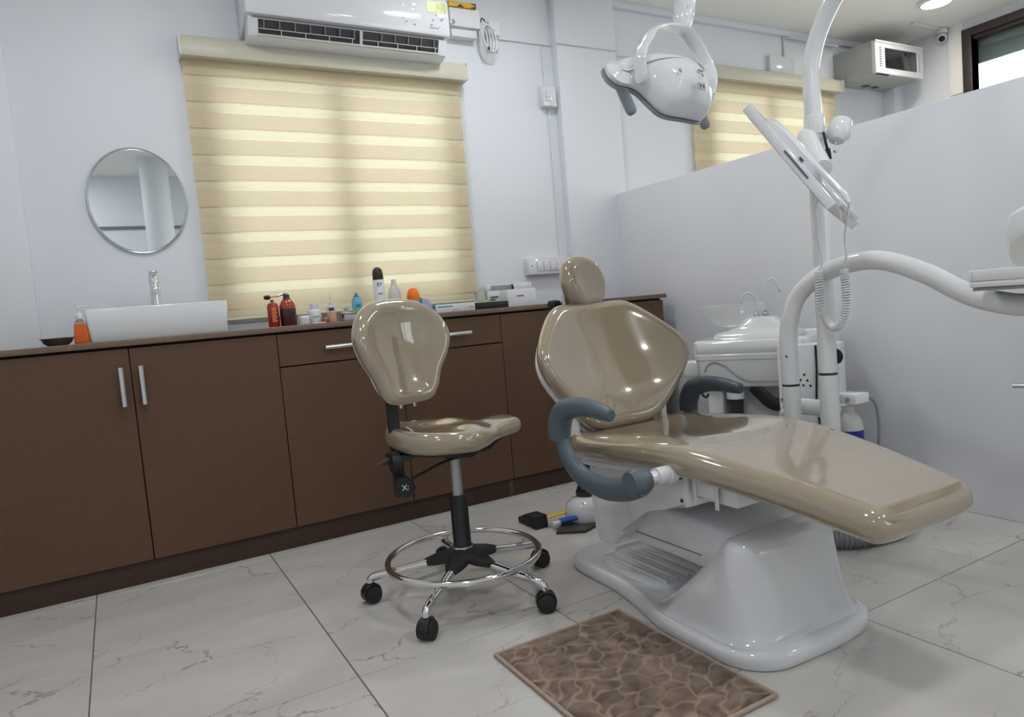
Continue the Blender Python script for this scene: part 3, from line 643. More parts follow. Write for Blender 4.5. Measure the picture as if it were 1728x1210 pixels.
# ================================================================== BLINDS
def blind(label, x0, x1, ztop, zbot, yc, nper, c0, c1, zc0, zc1, phase=.0, cord=True):
    t = thing('zebra_blind', label, 'blind', ((x0+x1)/2, yc, zbot), group='cream zebra blinds')
    yf = YB-.085
    MB().prism([(YB-.001, zc0+.004), (YB-.001, zc1), (yf+.02, zc1), (yf, zc1-.02), (yf-.004, zc0+.01), (yf, zc0), (yf+.012, zc0)], c0, c1, 0, .002).build('cassette', 'cassette', t)
    for x in (c0-.003, c1-.002): MB().box((x, yf-.004, zc0+.001), (x+.005, YB-.001, zc1+.001), .002).build('end_cap', 'white_matt', t)
    H = (zc0+.01-zbot)/nper; z = zc0+.02
    y = yc
    for k in range(nper):
        za = zc0+.01-H*k; zm = za-H*.60; zb_ = za-H
        def strip(z1, z0, y1, y0, nm, m):
            b = MB(); n = 5; ps = []
            for q in range(n):
                f = q/(n-1); ps.append((y1+(y0-y1)*f-.0025*math.sin(PI*f), z1+(z0-z1)*f))
            b.rings([[(x0, p[0], p[1]), (x1, p[0], p[1])] for p in ps], closed=False)
            o = b.build(nm, m, t, smooth=60)
        strip(za, zm-.003, y-.001, y-.007, 'tan_band', 'blind_tan')
        strip(zm, zb_, y+.0005, y-.002, 'sheer_band', 'blind_sheer')
    MB().tube([(x0, y-.003, zbot-.004), (x1, y-.003, zbot-.004)], .007, 10).build('bottom_rail', 'cassette', t)
    if cord:
        b = MB()
        for dx in (.012, .022): b.tube([(x1+dx, yc-.004, zc0-.002), (x1+dx+.001, yc-.004, zbot+.06)], .0022, 6)
        b.tube([(x1+.012, yc-.004, zbot+.06), (x1+.0175, yc-.004, zbot+.05), (x1+.023, yc-.004, zbot+.06)], .0022, 6, smooth=8)
        b.build('bead_cord', 'white_matt', t)
    return t
blind('wide cream zebra blind below the air conditioner', .383, 1.700, 2.09, .948, YB-.022, 10, .376, 1.728, 2.072, 2.162)
blind('cream zebra blind on the far window beyond the partition', 3.34, 4.755, 2.2, .95, YB-.022, 10, 3.33, 4.79, 2.236, 2.325, cord=False)

# ================================================================== HIGH ROOM FITTINGS
t = thing('wall_appliance', 'grey metal wall box with white front and dark viewing window near the ceiling', 'appliance', (5.085, YB, 2.30))
B((4.803, 3.075, 2.302), (5.362, YB-.002, 2.525), .003).build('housing', 'grey_metal', t)
B((4.796, 3.045, 2.298), (5.368, 3.0745, 2.518), .004).build('front_frame', 'white_plastic', t)
B((4.796, 3.040, 2.505), (5.368, 3.0449, 2.522), .002).build('top_rail', 'white_plastic', t)
B((4.905, 3.042, 2.338), (5.28, 3.0455, 2.475), .001).build('window', 'screen', t)
for k in range(9): B((4.845, 3.0435, 2.345+.0155*k), (4.862, 3.0452, 2.352+.0155*k)).build('button', 'ink', t)
B((5.31, 3.0435, 2.34), (5.326, 3.0452, 2.47)).build('vent_slot', 'grey_metal', t)
for x, w in ((5.06, .04), (5.17, .04)): MB().lathe([(0, 0), (w, 0), (w, .001), (0, .0012)], (x, 3.30, 2.3008), 20, R=Matrix.Rotation(PI, 3, 'X'), sy=.6).build('cable_hole', 'black', t)
b = MB()
for k in range(12): b.box((4.82+.012*k, 3.05, 2.2945), (4.826+.012*k, 3.07, 2.2978))
b.build('grille', 'ink', t)
t = thing('dome_camera', 'white dome security camera at the top of the far wall', 'camera', (5.45, 2.95, 2.52))
MB().lathe([(.035, 0), (.035, .018), (.026, .035), (0, .038)], (5.45, 2.95, ZC-.0385), 24).build('mount', 'white_matt', t)
Rc = Matrix.Rotation(math.radians(-125), 3, 'Y') @ Matrix.Rotation(.35, 3, 'X')
MB().lathe([(0, -.032), (.026, -.026), (.032, 0), (.032, .026), (.027, .035), (.0, .036)], (5.45, 2.95, 2.572), 24, R=Rc).build('housing', 'white_plastic', t)
MB().lathe([(.022, .0362), (.019, .039), (0, .040)], (5.45, 2.95, 2.572), 24, R=Rc).build('lens', 'black', t)
B((5.10, 2.94, ZC-.016), (5.40, 2.965, ZC-.0005), .004).build('cable_cover', 'white_matt', t)
def downlight(x, y, label, r=.10, m='lamp_on', z=ZC):
    t = thing('ceiling_light', label, 'ceiling light', (x, y, z), group='round ceiling lights')
    MB().lathe([(r+.022, -.0005), (r+.022, -.012), (r+.004, -.022), (r, -.022), (r, -.0005)], (x, y, z), 32).build('rim', 'white_matt', t)
    MB().lathe([(r-.001, -.018), (r*.9, -.021), (0, -.022)], (x, y, z), 32).build('diffuser', m, t)
    return t
downlight(4.86, 2.66, 'bright round ceiling light beyond the partition near the camera dome', .085, 'lamp_warm')
downlight(4.2, .9, 'round ceiling light beyond the partition out of view', .13, 'lamp_warm')
for x, y, lb in ((.25, 2.2, 'over the counter'), (1.7, 2.55, 'over the headrest'), (.3, .7, 'above the viewpoint'), (1.8, .6, 'over the foot of the chair'), (-.45, -1.2, 'behind the viewpoint'), (1.9, -.9, 'at the rear of the room'), (3.6, -.8, 'by the added rear window')):
    downlight(x, y, 'round ceiling light '+lb, .11)
t = thing('ceiling_vent', 'dark slatted vent frame in the ceiling near the dark window', 'vent', (5.2, 2.32, ZC))
B((5.0, 2.1, ZC-.012), (5.4, 2.46, ZC-.0005), .003).build('frame', 'white_matt', t)
for k in range(5): B((5.03, 2.125+.066*k, ZC-.016), (5.37, 2.17+.066*k, ZC-.0125), .001).build('slat', 'vent_grey', t)

# ================================================================== DENTAL CHAIR
CX = 1.43
ch = thing('dental_chair', 'reclining dental chair with glossy beige cushions and white base', 'dental chair', (CX, 1.5, 0))
def lerp(t, xs, ys): return float(np.interp(t, xs, ys))
def smoothz(y, P):
    xs = [p[0] for p in P]; n = len(P)
    for i in range(n-1):
        if xs[i] <= y <= xs[i+1] or i == n-2 or (i == 0 and y < xs[0]):
            h = xs[i+1]-xs[i]; t = (y-xs[i])/h
            m0 = (P[i+1][1]-P[max(i-1, 0)][1])/(xs[i+1]-xs[max(i-1, 0)]); m1 = (P[min(i+2, n-1)][1]-P[i][1])/(xs[min(i+2, n-1)]-xs[i])
            t2, t3 = t*t, t*t*t
            return (2*t3-3*t2+1)*P[i][1]+(t3-2*t2+t)*h*m0+(-2*t3+3*t2)*P[i+1][1]+(t3-t2)*h*m1
# seat and leg rest: one continuous cushion
SEATZ = [(.80, .428), (.90, .447), (1.05, .476), (1.20, .499), (1.33, .513), (1.45, .513), (1.60, .503), (1.75, .493), (1.90, .488)]
out = [(0, .825), (.12, .825), (.172, .84), (.190, .90), (.212, 1.03), (.243, 1.2), (.262, 1.36), (.268, 1.52), (.265, 1.66), (.252, 1.78), (.20, 1.845), (.10, 1.855)]
out = out+[(-u, v) for u, v in out[1:][::-1]] + []
out = [(0, .825)]+[(u, v) for u, v in out[1:12]]+[(0, 1.857)]+[(-u, v) for u, v in out[1:12][::-1]]
def seatmap(u, v, w):
    dish = -.012*max(0, 1-(u/.2)**2)*(1 if w > .05 else 0)*lerp(v, [.8, 1.2, 1.5, 1.85], [.3, .3, 1, 1])
    return (CX+u, v, smoothz(v, SEATZ)-.076+w+dish)
MB().pad(out, soft(.034, .074), lambda q: .004*(1-q*q), seatmap, 156, 10).build('seat_cushion', 'vinyl', ch, smooth=0 or 60)
def undermap(u, v, w):
    v2 = 1.50+(v-1.34)*.62; return (CX+u*.9, v2, smoothz(v2, SEATZ)-.092+w)
MB().pad(out, soft(.006, .02, 3), lambda q: 0, undermap, 96, 4).build('seat_pan', 'white_matt', ch)
# backrest
TB = math.radians(21)
bu, bn = Vector((0, math.sin(TB), math.cos(TB))), Vector((0, -math.cos(TB), math.sin(TB)))
bo = Vector((CX, 1.845, .468))
bl = [(0, .0), (.10, .002), (.165, .035), (.225, .10), (.282, .175), (.300, .232), (.285, .29), (.235, .365), (.175, .432), (.13, .458), (.07, .462)]
bout = [bl[0]]+bl[1:]+[(0, .460)]+[(-u, v) for u, v in bl[1:][::-1]]
def backmap(u, v, w):
    cz = .085*(abs(u)/.3)**2.2
    lumbar = .010*math.exp(-((v-.12)/.09)**2)
    return bo+Vector((u, 0, 0))+bu*v*.955+bn*(w+cz+lumbar-.03)
MB().pad(bout, soft(.033, .072), lambda q: -.010*(1-q*q), backmap, 132, 10).build('backrest', 'vinyl', ch, smooth=60)
def shellmap(u, v, w): return backmap(u*.95, .22+(v-.23)*.965, w-.022)
MB().pad(bout, soft(.012, .03, 4), lambda q: 0, shellmap, 96, 5).build('backrest_shell', 'white_plastic', ch, smooth=60)
# headrest
TH = math.radians(12)
hu, hn = Vector((0, math.sin(TH), math.cos(TH))), Vector((0, -math.cos(TH), math.sin(TH)))
ho = Vector((CX+.012, 2.035, .958))
hout = [(0, -.095), (.050, -.086), (.083, -.040), (.092, .01), (.068, .070), (.0, .096), (-.068, .070), (-.092, .01), (-.083, -.040), (-.050, -.086)]
HZ = Matrix.Rotation(math.radians(16), 3, 'Z')
def headmap(u, v, w): return ho+HZ @ (Vector((u*1.12, 0, 0))+hu*v+hn*(w+.008*(abs(u)/.08)**2-.03))
MB().pad(hout, soft(.032, .07), lambda q: -.004*(1-q*q), headmap, 80, 8).build('headrest', 'vinyl', ch, smooth=60)
MB().tube([(CX, 2.06, .80), (CX, 2.085, .90), (CX, 2.07, .965)], [.02, .02, .016], 12, flat=(2.0, .6), upv=(0, 1, 0), smooth=10).build('headrest_stem', 'steel', ch)
MB().lathe([(0, -.02), (.018, -.018), (.020, 0), (.018, .018), (0, .02)], (CX-.075, 2.08, .888), 14, R=Matrix.Rotation(PI/2, 3, 'Y')).build('headrest_knob', 'black', ch)
# yoke / carriage under the seat
yk = [(1.755, .392), (1.33, .440), (1.325, .352), (1.335, .345), (1.42, .338), (1.49, .318), (1.545, .282), (1.60, .215), (1.655, .168), (1.69, .158), (1.728, .165), (1.745, .20), (1.745, .29)]
MB().prism(yk, 1.218, 1.642, 0, .012, 3).build('seat_carriage', 'white_plastic', ch)
MB().prism([(1.70, .388), (1.36, .418), (1.36, .436), (1.70, .416)], 1.205, 1.655, 0, .004).build('seat_rail', 'white_matt', ch)
for y, z in ((1.345, .365), (1.345, .425)): MB().lathe([(0, 0), (.005, 0), (.005, .002), (0, .003)], (1.2175, y, z), 10, R=Matrix.Rotation(-PI/2, 3, 'Y')).build('bolt', 'ink', ch)
b = B((1.24, 1.18, .372), (1.62, 1.324, .445), .006).build('leg_rest_mount', 'white_matt', ch)
B((1.228, 1.235, .385), (1.2395, 1.315, .43), .002).build('cover_plate', 'white_plastic', b); B((1.224, 1.300, .366), (1.2275, 1.312, .436), .001).build('flange', 'white_plastic', b); B((1.224, 1.226, .362), (1.2275, 1.238, .425), .001).build('flange', 'white_plastic', b)
# lifting beam
bp = [(1.205, .265), (1.25, .284), (1.62, .318), (1.72, .30), (1.74, .24), (1.70, .185), (1.60, .170), (1.33, .178), (1.22, .20)]
bm_ = MB().prism(bp, 1.268, 1.592, 0, .022, 4).build('lifting_beam', 'white_plastic', ch)
MB().box((1.2665, 1.34, .2085), (1.2695, 1.66, .2110)).build('seam', 'seam', bm_)
# floor plate
pl = [(1.25, 1.10), (1.36, 1.085), (1.50, 1.085), (1.61, 1.11), (1.665, 1.18), (1.675, 1.30), (1.665, 1.42), (1.63, 1.50), (1.615, 1.70), (1.60, 1.90), (1.55, 1.985), (1.43, 2.0), (1.31, 1.985), (1.258, 1.92), (1.245, 1.70), (1.215, 1.55), (1.186, 1.44), (1.178, 1.30), (1.188, 1.17)]
MB().pad(pl, [(.004, .0), (.0, .004), (0, .028), (.004, .036), (.012, .041), (.022, .043)], lambda q: 0, lambda u, v, w: (u, v, w+.0005), 114, 4).build('floor_plate', 'white_plastic', ch, smooth=50)
tr = MB().pad([(1.30, 1.56), (1.57, 1.56), (1.56, 1.86), (1.32, 1.86)], [(0, .0), (0, .006), (.004, .009)], lambda q: 0, lambda u, v, w: (u, v, w+.0435), 40, 3).build('foot_tread', 'white_plastic', ch)
for k in range(6):
    x = 1.325+.042*k
    MB().tube([(x, 1.84, .0515), (x, 1.83, .055), (x, 1.56, .055), (x, 1.55, .0515)], .006, 10).build('rib', 'white_plastic', tr)
# moulded hump cover at the foot end
def hump_ring(x0, x1, y0, y1, r, z, n=10): return [(a, c, z) for a, c, _ in rrect(x0, x1, y0, y1, r, z, n)]
def hz(t):  # from skirt to crown
    return t
hr = []
for x0, x1, y0, y1, r, z in ((1.195, 1.648, 1.116, 1.50, .10, .0435), (1.204, 1.640, 1.124, 1.49, .10, .050), (1.210, 1.634, 1.130, 1.472, .10, .066), (1.222, 1.622, 1.141, 1.405, .10, .13), (1.234, 1.612, 1.152, 1.342, .085, .19), (1.245, 1.600, 1.163, 1.290, .06, .240), (1.251, 1.594, 1.170, 1.268, .045, .264), (1.262, 1.584, 1.181, 1.258, .036, .277), (1.275, 1.57, 1.194, 1.248, .026, .281), (1.34, 1.50, 1.21, 1.232, .01, .283)):
    hr.append(hump_ring(x0, x1, y0, y1, r, z))
MB().rings(hr).build('base_cover', 'white_plastic', ch, smooth=70)
# armrests
def arm(x, dy, dz, xin, label):
    p = [(1.34, .436), (1.41, .410), (1.50, .398), (1.59, .412), (1.655, .455), (1.690, .515)]
    lo = MB().tube([(x, y+dy, z+dz) for y, z in p], [.031, .032, .031, .029, .027, .025], 18, smooth=30, flat=(1.0, .8), upv=(1, 0, 0)).build('armrest_bracket', 'arm_grey', ch)
    q = [(1.693, .505), (1.688, .548), (1.660, .588), (1.60, .606), (1.53, .608), (1.475, .602), (1.444, .598), (1.440, .5975)]
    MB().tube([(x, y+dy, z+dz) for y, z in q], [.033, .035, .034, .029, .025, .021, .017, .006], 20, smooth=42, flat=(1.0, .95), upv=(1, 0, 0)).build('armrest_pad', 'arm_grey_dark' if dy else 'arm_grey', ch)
    Ry = Matrix.Rotation(PI/2, 3, 'Y'); s = 1 if xin > x else -1
    MB().lathe([(0, -.03), (.028, -.028), (.034, -.018), (.034, .018), (.028, .028), (.018, .030)], (x, 1.352+dy, .440+dz), 24, R=Ry).build('armrest_pivot', 'arm_grey', lo)
    MB().lathe([(.016, 0), (.016, .02), (.022, .021), (.022, .055), (.027, .056), (.027, .075), (.018, .076), (.018, .1)], (x+.03*s, 1.345+dy, .444+dz), 24, R=Matrix.Rotation(PI/2*s, 3, 'Y')).build('pivot_spindle', 'white_plastic', lo)
arm(1.085, 0, 0, 1.22, 'near'); arm(1.775, .20, -.035, 1.64, 'far')
MB().tube([(1.745, 1.79, .545), (1.745, 1.785, .533), (1.745, 1.77, .53), (1.745, 1.76, .54)], .004, 8, smooth=8).build('armrest_hook', 'black', ch)
MB().box((1.60, 1.84, .40), (1.625, 1.885, .56), .004).build('backrest_link', 'white_matt', ch); MB().box((1.235, 1.84, .40), (1.26, 1.885, .56), .004).build('backrest_link', 'white_matt', ch)
B((1.30, 1.76, .36), (1.56, 1.86, .42), .01).build('backrest_mount', 'white_matt', ch)

# ================================================================== STOOL
sx, sy = .885, 2.0
st = thing('rolling_stool', 'rolling stool with beige saddle seat, beige backrest and chrome foot ring', 'stool', (sx, sy, 0))
for k in range(5):
    a = math.radians(151+72*k); ca, sa = math.cos(a), math.sin(a)
    P = lambda r, z, s=0: (sx+ca*r-sa*s, sy+sa*r+ca*s, z)
    lg = MB().tube([P(.02, .118), P(.10, .112), P(.20, .096), P(.272, .086), P(.298, .078), P(.303, .066), P(.303, .052)], [.015, .0145, .013, .0125, .012, .011, .010], 14, smooth=36).build('leg', 'chrome', st)
    w = MB()
    Rw = Matrix.Rotation(a, 3, 'Z') @ Matrix.Rotation(PI/2, 3, 'X') if k % 2 else Matrix.Rotation(a+.7, 3, 'Z') @ Matrix.Rotation(PI/2, 3, 'X')
    for s in (-.016, .016):
        off = Rw @ Vector((0, 0, s)); w.lathe([(0, -.009), (.021, -.009), (.0268, -.006), (.0268, .006), (.021, .009), (0, .009)], Vector(P(.303, .0275))+off, 20, R=Rw)
    cs = w.build('caster', 'black_rubber', lg)
    hd = MB(); hd.lathe([(.029, -.015), (.031, -.013), (.031, .013), (.029, .015)], Vector(P(.303, .0325)), 20, R=Rw); hd.lathe([(.012, 0), (.012, .012), (0, .013)], P(.303, .052), 14); hd.build('caster_hood', 'black', lg)
# foot ring
MB().tube([(sx+.238*math.cos(q/48*2*PI), sy+.238*math.sin(q/48*2*PI), .128) for q in range(49)], .0105, 14).build('foot_ring', 'chrome', st)
for k in range(5):
    a = math.radians(151+72*k); MB().lathe([(.006, -.014), (.006, .010)], (sx+.238*math.cos(a), sy+.238*math.sin(a), .113), 10).build('ring_bolt', 'steel', st)
# hub with five pointed skirt
hb = MB(); rs = []
for f, z in ((1.0, .118), (1.0, .128), (.85, .140), (.6, .150), (.30, .156)):
    ring = []
    for q in range(60):
        a = q/60*2*PI; ph = ((a-math.radians(151))/(2*PI/5)) % 1; d = min(ph, 1-ph)*2
        r = (.150-.090*d**.6)*f; r = max(r, .026)
        ring.append((sx+r*math.cos(a), sy+r*math.sin(a), z-.014*(f*(1-d))))
    rs.append(ring)
hb.rings(rs).build('hub_skirt', 'black_rubber', st)
MB().lathe([(.030, .150), (.031, .156), (.028, .160), (.028, .318), (.025, .322)], (sx, sy, 0), 28).build('lower_column', 'black', st)
MB().lathe([(.033, .153), (.034, .157), (.033, .160)], (sx, sy, 0), 28).build('collar_ring', 'chrome', st)
MB().lathe([(.0165, .3225), (.0165, .438)], (sx, sy, 0), 24).build('gas_cylinder', 'gas_tube', st)
# mechanism
SA = math.radians(-4); ax = Vector((math.cos(SA), math.sin(SA), 0)); ay = Vector((-math.sin(SA), math.cos(SA), 0)); so = Vector((sx+.005, sy, 0))
def sp(a, b, z): return so+ax*a+ay*b+Vector((0, 0, z))
def sbox(a0, a1, b0, b1, z0, z1, bev=.004): return MB().box((a0, b0, z0), (a1, b1, z1), bev, R=Matrix.Rotation(SA, 3, 'Z'), at=sp((a0+a1)/2, (b0+b1)/2, (z0+z1)/2))
def stool_prism(poly, b0, b1, name, m):
    b = MB(); v0 = [b.bm.verts.new(sp(a, b0, z)) for a, z in poly]; v1 = [b.bm.verts.new(sp(a, b1, z)) for a, z in poly]
    b.bm.faces.new(v0[::-1]); b.bm.faces.new(v1); n = len(poly)
    for i in range(n): b.bm.faces.new((v0[i], v0[(i+1) % n], v1[(i+1) % n], v1[i]))
    return b.build(name, m, st)
stool_prism([(-.08, .490), (-.06, .458), (.03, .448), (.05, .460), (.09, .462), (.12, .485), (.17, .508), (.05, .500)], -.07, .07, 'seat_mechanism', 'black')
sbox(-.215, -.05, -.035, .035, .470, .488).build('back_bar', 'black', st)
sbox(-.205, -.172, -.012, .012, .352, .70, .003).build('back_post', 'black', st)
stool_prism([(-.262, .470), (-.235, .465), (-.16, .470), (-.15, .484), (-.205, .489)], -.055, -.025, 'tilt_lever', 'dark_plastic')
MB().tube([sp(-.225, -.06, .474), sp(-.20, -.06, .474)], .03, 18).build('tilt_knob', 'black', st)
MB().tube([sp(-.02, -.05, .452), sp(-.08, -.055, .440), sp(-.13, -.06, .425), sp(-.175, -.062, .412)], .0045, 10, smooth=18).build('height_lever', 'black', st)
pd = MB().pad([(-.034, .0), (-.03, .028), (-.005, .045), (.02, .03), (.04, -.005), (.030, -.03), (.0, -.042), (-.028, -.028)], [(.004, 0), (0, .004), (0, .010), (.004, .014)], lambda q: 0, lambda u, v, w: sp(-.192+u*.8, -.06-w, .395+v*.8), 40, 3).build('lever_paddle', 'black', st)
text('X:', 'emblem', 'text_white', .024, sp(-.192, -.0748, .395), FRONT, st)
# seat
so_ = [(-.222, 0), (-.210, .085), (-.155, .165), (-.075, .195), (.005, .190), (.07, .150), (.125, .100), (.18, .080), (.222, .060), (.236, .0)]
sout = so_[:1]+so_[1:9]+[so_[9]]+[(a, -b) for a, b in so_[1:9][::-1]]
def seatm(a, b, w):
    z = .490+.016*max(0, (a-.02)/.22)**1.2+.010*max(0, -a/.2)
    top = max(0, (w-.03)/.03)
    groove = -.012*top*math.exp(-((abs(a-.11))/.05)**2)*(abs(b)/.11)+.010*top*math.exp(-((a-.02)/.06)**2-((abs(b)-.09)/.05)**2)
    dish = -.012*top*math.exp(-((a+.09)/.08)**2-(b/.11)**2)
    return sp(a*.94, b*.95, z-.006+w*(1.08+.12*max(0, -a)/.2-.25*max(0, a)/.22)+groove+dish)
MB().pad(sout, soft(.026, .058), lambda q: .003*(1-q*q), seatm, 108, 12).build('seat', 'vinyl', st, smooth=60)
MB().pad(sout, [(.03, 0), (.026, .006)], lambda q: 0, lambda a, b, w: seatm(a, b, -.006+w), 72, 4).build('seat_pan', 'black', st)
# backrest
BA = math.radians(-76); nx = Vector((math.cos(BA), math.sin(BA), 0)); nyv = Vector((-math.sin(BA), math.cos(BA), 0)); bc = Vector((.732, 1.985, .79))
bk = [(0, -.152), (.066, -.147), (.098, -.115), (.118, -.065), (.150, -.010), (.164, .045), (.145, .102), (.100, .142), (.050, .157)]
bko = [bk[0]]+bk[1:]+[(0, .160)]+[(-u, v) for u, v in bk[1:][::-1]]
def stback(u, v, w):
    c = .04*(abs(u)/.17)**2-.006*math.exp(-((v-.03)/.07)**2-(u/.09)**2)*(1 if w > .03 else 0)
    return bc+nyv*u+Vector((0, 0, v))+nx*(w+c-.03-.10*(v/.32)*.6)
MB().pad(bko, soft(.029, .062), lambda q: -.012*(1-q**4), stback, 100, 10).build('backrest', 'vinyl', st, smooth=60)
MB().pad(bko, soft(.008, .02, 3), lambda q: 0, lambda u, v, w: stback(u*.90, v*.92, w-.012), 80, 4).build('backrest_shell', 'white_plastic', st, smooth=60)

# ================================================================== CUSPIDOR UNIT BEHIND THE CHAIR
FA = math.atan2(-.894, .447)
e1 = Vector((.447, -.894, 0)); e2 = Vector((.894, .447, 0)); co = Vector((2.05, 2.14, 0))
cu = thing('cuspidor_unit', 'white dental cuspidor unit with glass bowl behind the chair', 'dental unit', (2.25, 1.95, 0))
def cp(a, d, z): return co+e1*a+e2*d+Vector((0, 0, z))
RZ = Matrix.Rotation(FA, 3, 'Z')
def cbox(a0, a1, d0, d1, z0, z1, bev=.006, seg=3): return MB().box((a0, d0, z0), (a1, d1, z1), bev, seg, R=RZ, at=cp((a0+a1)/2, (d0+d1)/2, (z0+z1)/2))
b = MB()
def cring(a0, a1, d0, d1, r, z): return [cp(x, y, z) for x, y, _ in rrect(a0, a1, d0, d1, r, 0)]
b.rings([cring(.025, .40, .012, .26, .03, .502), cring(.014, .43, .004, .28, .03, .515), cring(.004, .44, 0, .29, .03, .60), cring(.0, .445, -.002, .292, .03, .612)])
b.build('cabinet_body', 'white_enamel', cu, smooth=50)
MB().rings([cring(-.004, .448, -.005, .295, .03, .6125), cring(-.006, .45, -.007, .297, .03, .632), cring(-.002, .446, -.003, .293, .03, .636), cring(-.006, .45, -.006, .296, .03, .640), cring(-.004, .448, -.004, .294, .03, .682), cring(.006, .438, .006, .284, .03, .690)]).build('cabinet_lid', 'white_enamel', cu, smooth=50)
MB().rings([cring(.062, .40, .03, .26, .04, .6905), cring(.066, .395, .035, .255, .04, .702), cring(.075, .385, .045, .25, .04, .713), cring(.11, .37, .06, .24, .04, .720), cring(.155, .345, .075, .23, .035, .735), cring(.185, .30, .09, .215, .03, .766), cring(.20, .285, .10, .205, .025, .772)]).build('faucet_hump', 'white_enamel', cu, smooth=60)
MB().tube([cp(.045, -.004, .565), cp(.06, -.004, .592), cp(.09, -.004, .602), cp(.13, -.004, .585), cp(.17, -.004, .550), cp(.21, -.004, .528), cp(.25, -.004, .524), cp(.41, -.004, .526)], .0022, 6, smooth=40).build('contour_line', 'vent_grey', cu)
bw = MB().lathe([(.03, 0), (.06, .008), (.10, .035), (.125, .065), (.140, .088), (.1425, .089), (.128, .064), (.10, .031), (.06, .004), (.03, -.003)], cp(.135, .12, .738), 48).build('glass_bowl', 'bowl_glass', cu)
MB().lathe([(.028, -.03), (.034, -.02), (.034, 0), (.026, .004)], cp(.135, .12, .738), 24).build('bowl_drain', 'white_matt', cu)
def gooseneck(a, d, hz_, reach, ang):
    dv = e1*math.cos(ang)+e2*math.sin(ang); p = cp(a, d, .772)
    f = MB().tube([p, p+Vector((0, 0, hz_*.75)), p+Vector((0, 0, hz_))+dv*reach*.35, p+Vector((0, 0, hz_*.97))+dv*reach*.7, p+Vector((0, 0, hz_*.7))+dv*reach], .0052, 12, smooth=28).build('spout', 'white_plastic', cu)
    MB().lathe([(.012, 0), (.012, .010), (.008, .014), (.008, .022), (.005, .024)], p, 16).build('spout_collar', 'steel', f)
    q = p+Vector((0, 0, hz_*.7))+dv*reach; MB().tube([q, q+dv*.003-Vector((0, 0, .008))], .0055, 10).build('spout_tip', 'steel', f)
gooseneck(.225, .15, .095, .062, PI); gooseneck(.262, .15, .145, .058, 0)
# under the cabinet
cbox(.03, .095, .06, .20, .0005, .501, .008).build('support_post', 'white_matt', cu)
cbox(-.085, .005, .10, .22, .53, .60, .012).build('side_valve_box', 'white_enamel', cu)
MB().lathe([(.036, 0), (.036, .05), (.034, .052)], cp(.15, .05, .449), 24).build('suction_holder', 'white_matt', cu)
def corrugated(path, r, pitch, n=14):
    q = cr([tuple(p) for p in path], 60); L = [0]
    for a, c in zip(q[:-1], q[1:]): L.append(L[-1]+np.linalg.norm(c-a))
    m = max(8, int(L[-1]/pitch*4)); P = []; rr = []
    for k in range(m+1):
        s = L[-1]*k/m; P.append(tuple(float(np.interp(s, L, [v[i] for v in q])) for i in range(3))); rr.append(r*(1 if k % 4 < 2 else .84))
    return MB().tube(P, rr, n)
corrugated([cp(.15, .05, .448), cp(.15, .05, .30), cp(.16, .07, .16), cp(.17, .10, .03)], .030, .011, 18).build('suction_hose', 'hose_dark', cu)
MB().tube([cp(.225, .03, .50), cp(.26, .02, .47), cp(.30, .02, .435), cp(.36, .03, .42)], .024, 14, smooth=20, flat=(.5, 1.1), upv=(0, 0, 1)).build('black_strap', 'black', cu)
cbox(.10, .45, .10, .29, .0005, .501, .01).build('column_box', 'white_matt', cu)
cbox(.30, .50, .30, .36, .30, .70, .01).build('rear_housing', 'white_matt', cu)
for pts in ([(1.972, 1.618, .36), (2.12, 1.86, .36)], [(2.005, 1.50, .36), (2.16, 1.76, .36)]): MB().tube(pts, .018, 16).build('pole_bracket', 'white_matt', cu)
# horizontal manifold between the poles
pa, pb = Vector((1.97, 1.625, 0)), Vector((1.965, 1.445, 0))
MB().tube([(2.05, 1.66, .465), (2.05, 1.50, .465)], .030, 20).build('manifold', 'white_plastic', cu)
cbox(.335, .56, -.02, .06, .25, .665, .006).build('service_panel', 'white_matt', cu)
for a, z in ((.40, .55), (.385, .53), (.41, .528), (.395, .51), (.42, .508), (.385, .42), (.41, .422), (.40, .402)): MB().lathe([(.0045, 0), (.0045, .001), (0, .0012)], cp(a+.03, -.0202, z), 10, R=RZ @ Matrix.Rotation(PI/2, 3, 'X')).build('port_hole', 'black', cu)
MB().tube([cp(.475, -.024, .66), cp(.475, -.026, .56), cp(.47, -.026, .45), cp(.478, -.026, .36), cp(.48, -.026, .28)], .004, 8, smooth=24).build('wire', 'black', cu)
MB().lathe([(0, -.002), (.026, 0), (.026, .004), (0, .005)], (2.085, 1.508, .64), 20, R=Matrix.Rotation(-PI/2, 3, 'Y')).build('rear_port', 'black', cu)
MB().lathe([(.034, 0), (.034, .03), (.02, .045), (.012, .05)], (2.03, 1.665, .42), 18).build('regulator', 'clear_plastic', cu); MB().tube([(2.0, 1.665, .492), (2.045, 1.665, .492)], .007, 10).build('regulator_knob', 'steel', cu)
bk_ = B((2.045, 1.418, .487), (2.12, 1.495, .521), .006).build('bottle_bracket', 'white_enamel', cu)
MB().lathe([(0, 0), (.009, 0), (.009, .003), (0, .004)], (2.044, 1.445, .503), 14, R=Matrix.Rotation(-PI/2, 3, 'Y')).build('bracket_screw', 'steel', bk_)
bx, by = 2.092, 1.480
t = thing('water_bottle', 'clear dental water bottle with dark blue label hanging behind the leg rest', 'bottle', (bx, by, .27))
MB().lathe([(0, .272), (.040, .272), (.045, .278), (.045, .40), (.041, .425), (.028, .445), (.020, .452), (.020, .474), (0, .4745)], (bx, by, 0), 32).build('bottle', 'translucent_white', t)
MB().lathe([(.0456, .29), (.0456, .395)], (bx, by, 0), 32).build('label', 'blue_label', t)
MB().tube([(bx+.045, by-.05, .50), (bx+.062, by-.06, .47), (bx+.065, by-.065, .40), (bx+.06, by-.06, .30)], .005, 8, smooth=16).build('air_tube', 'hose_grey', t)

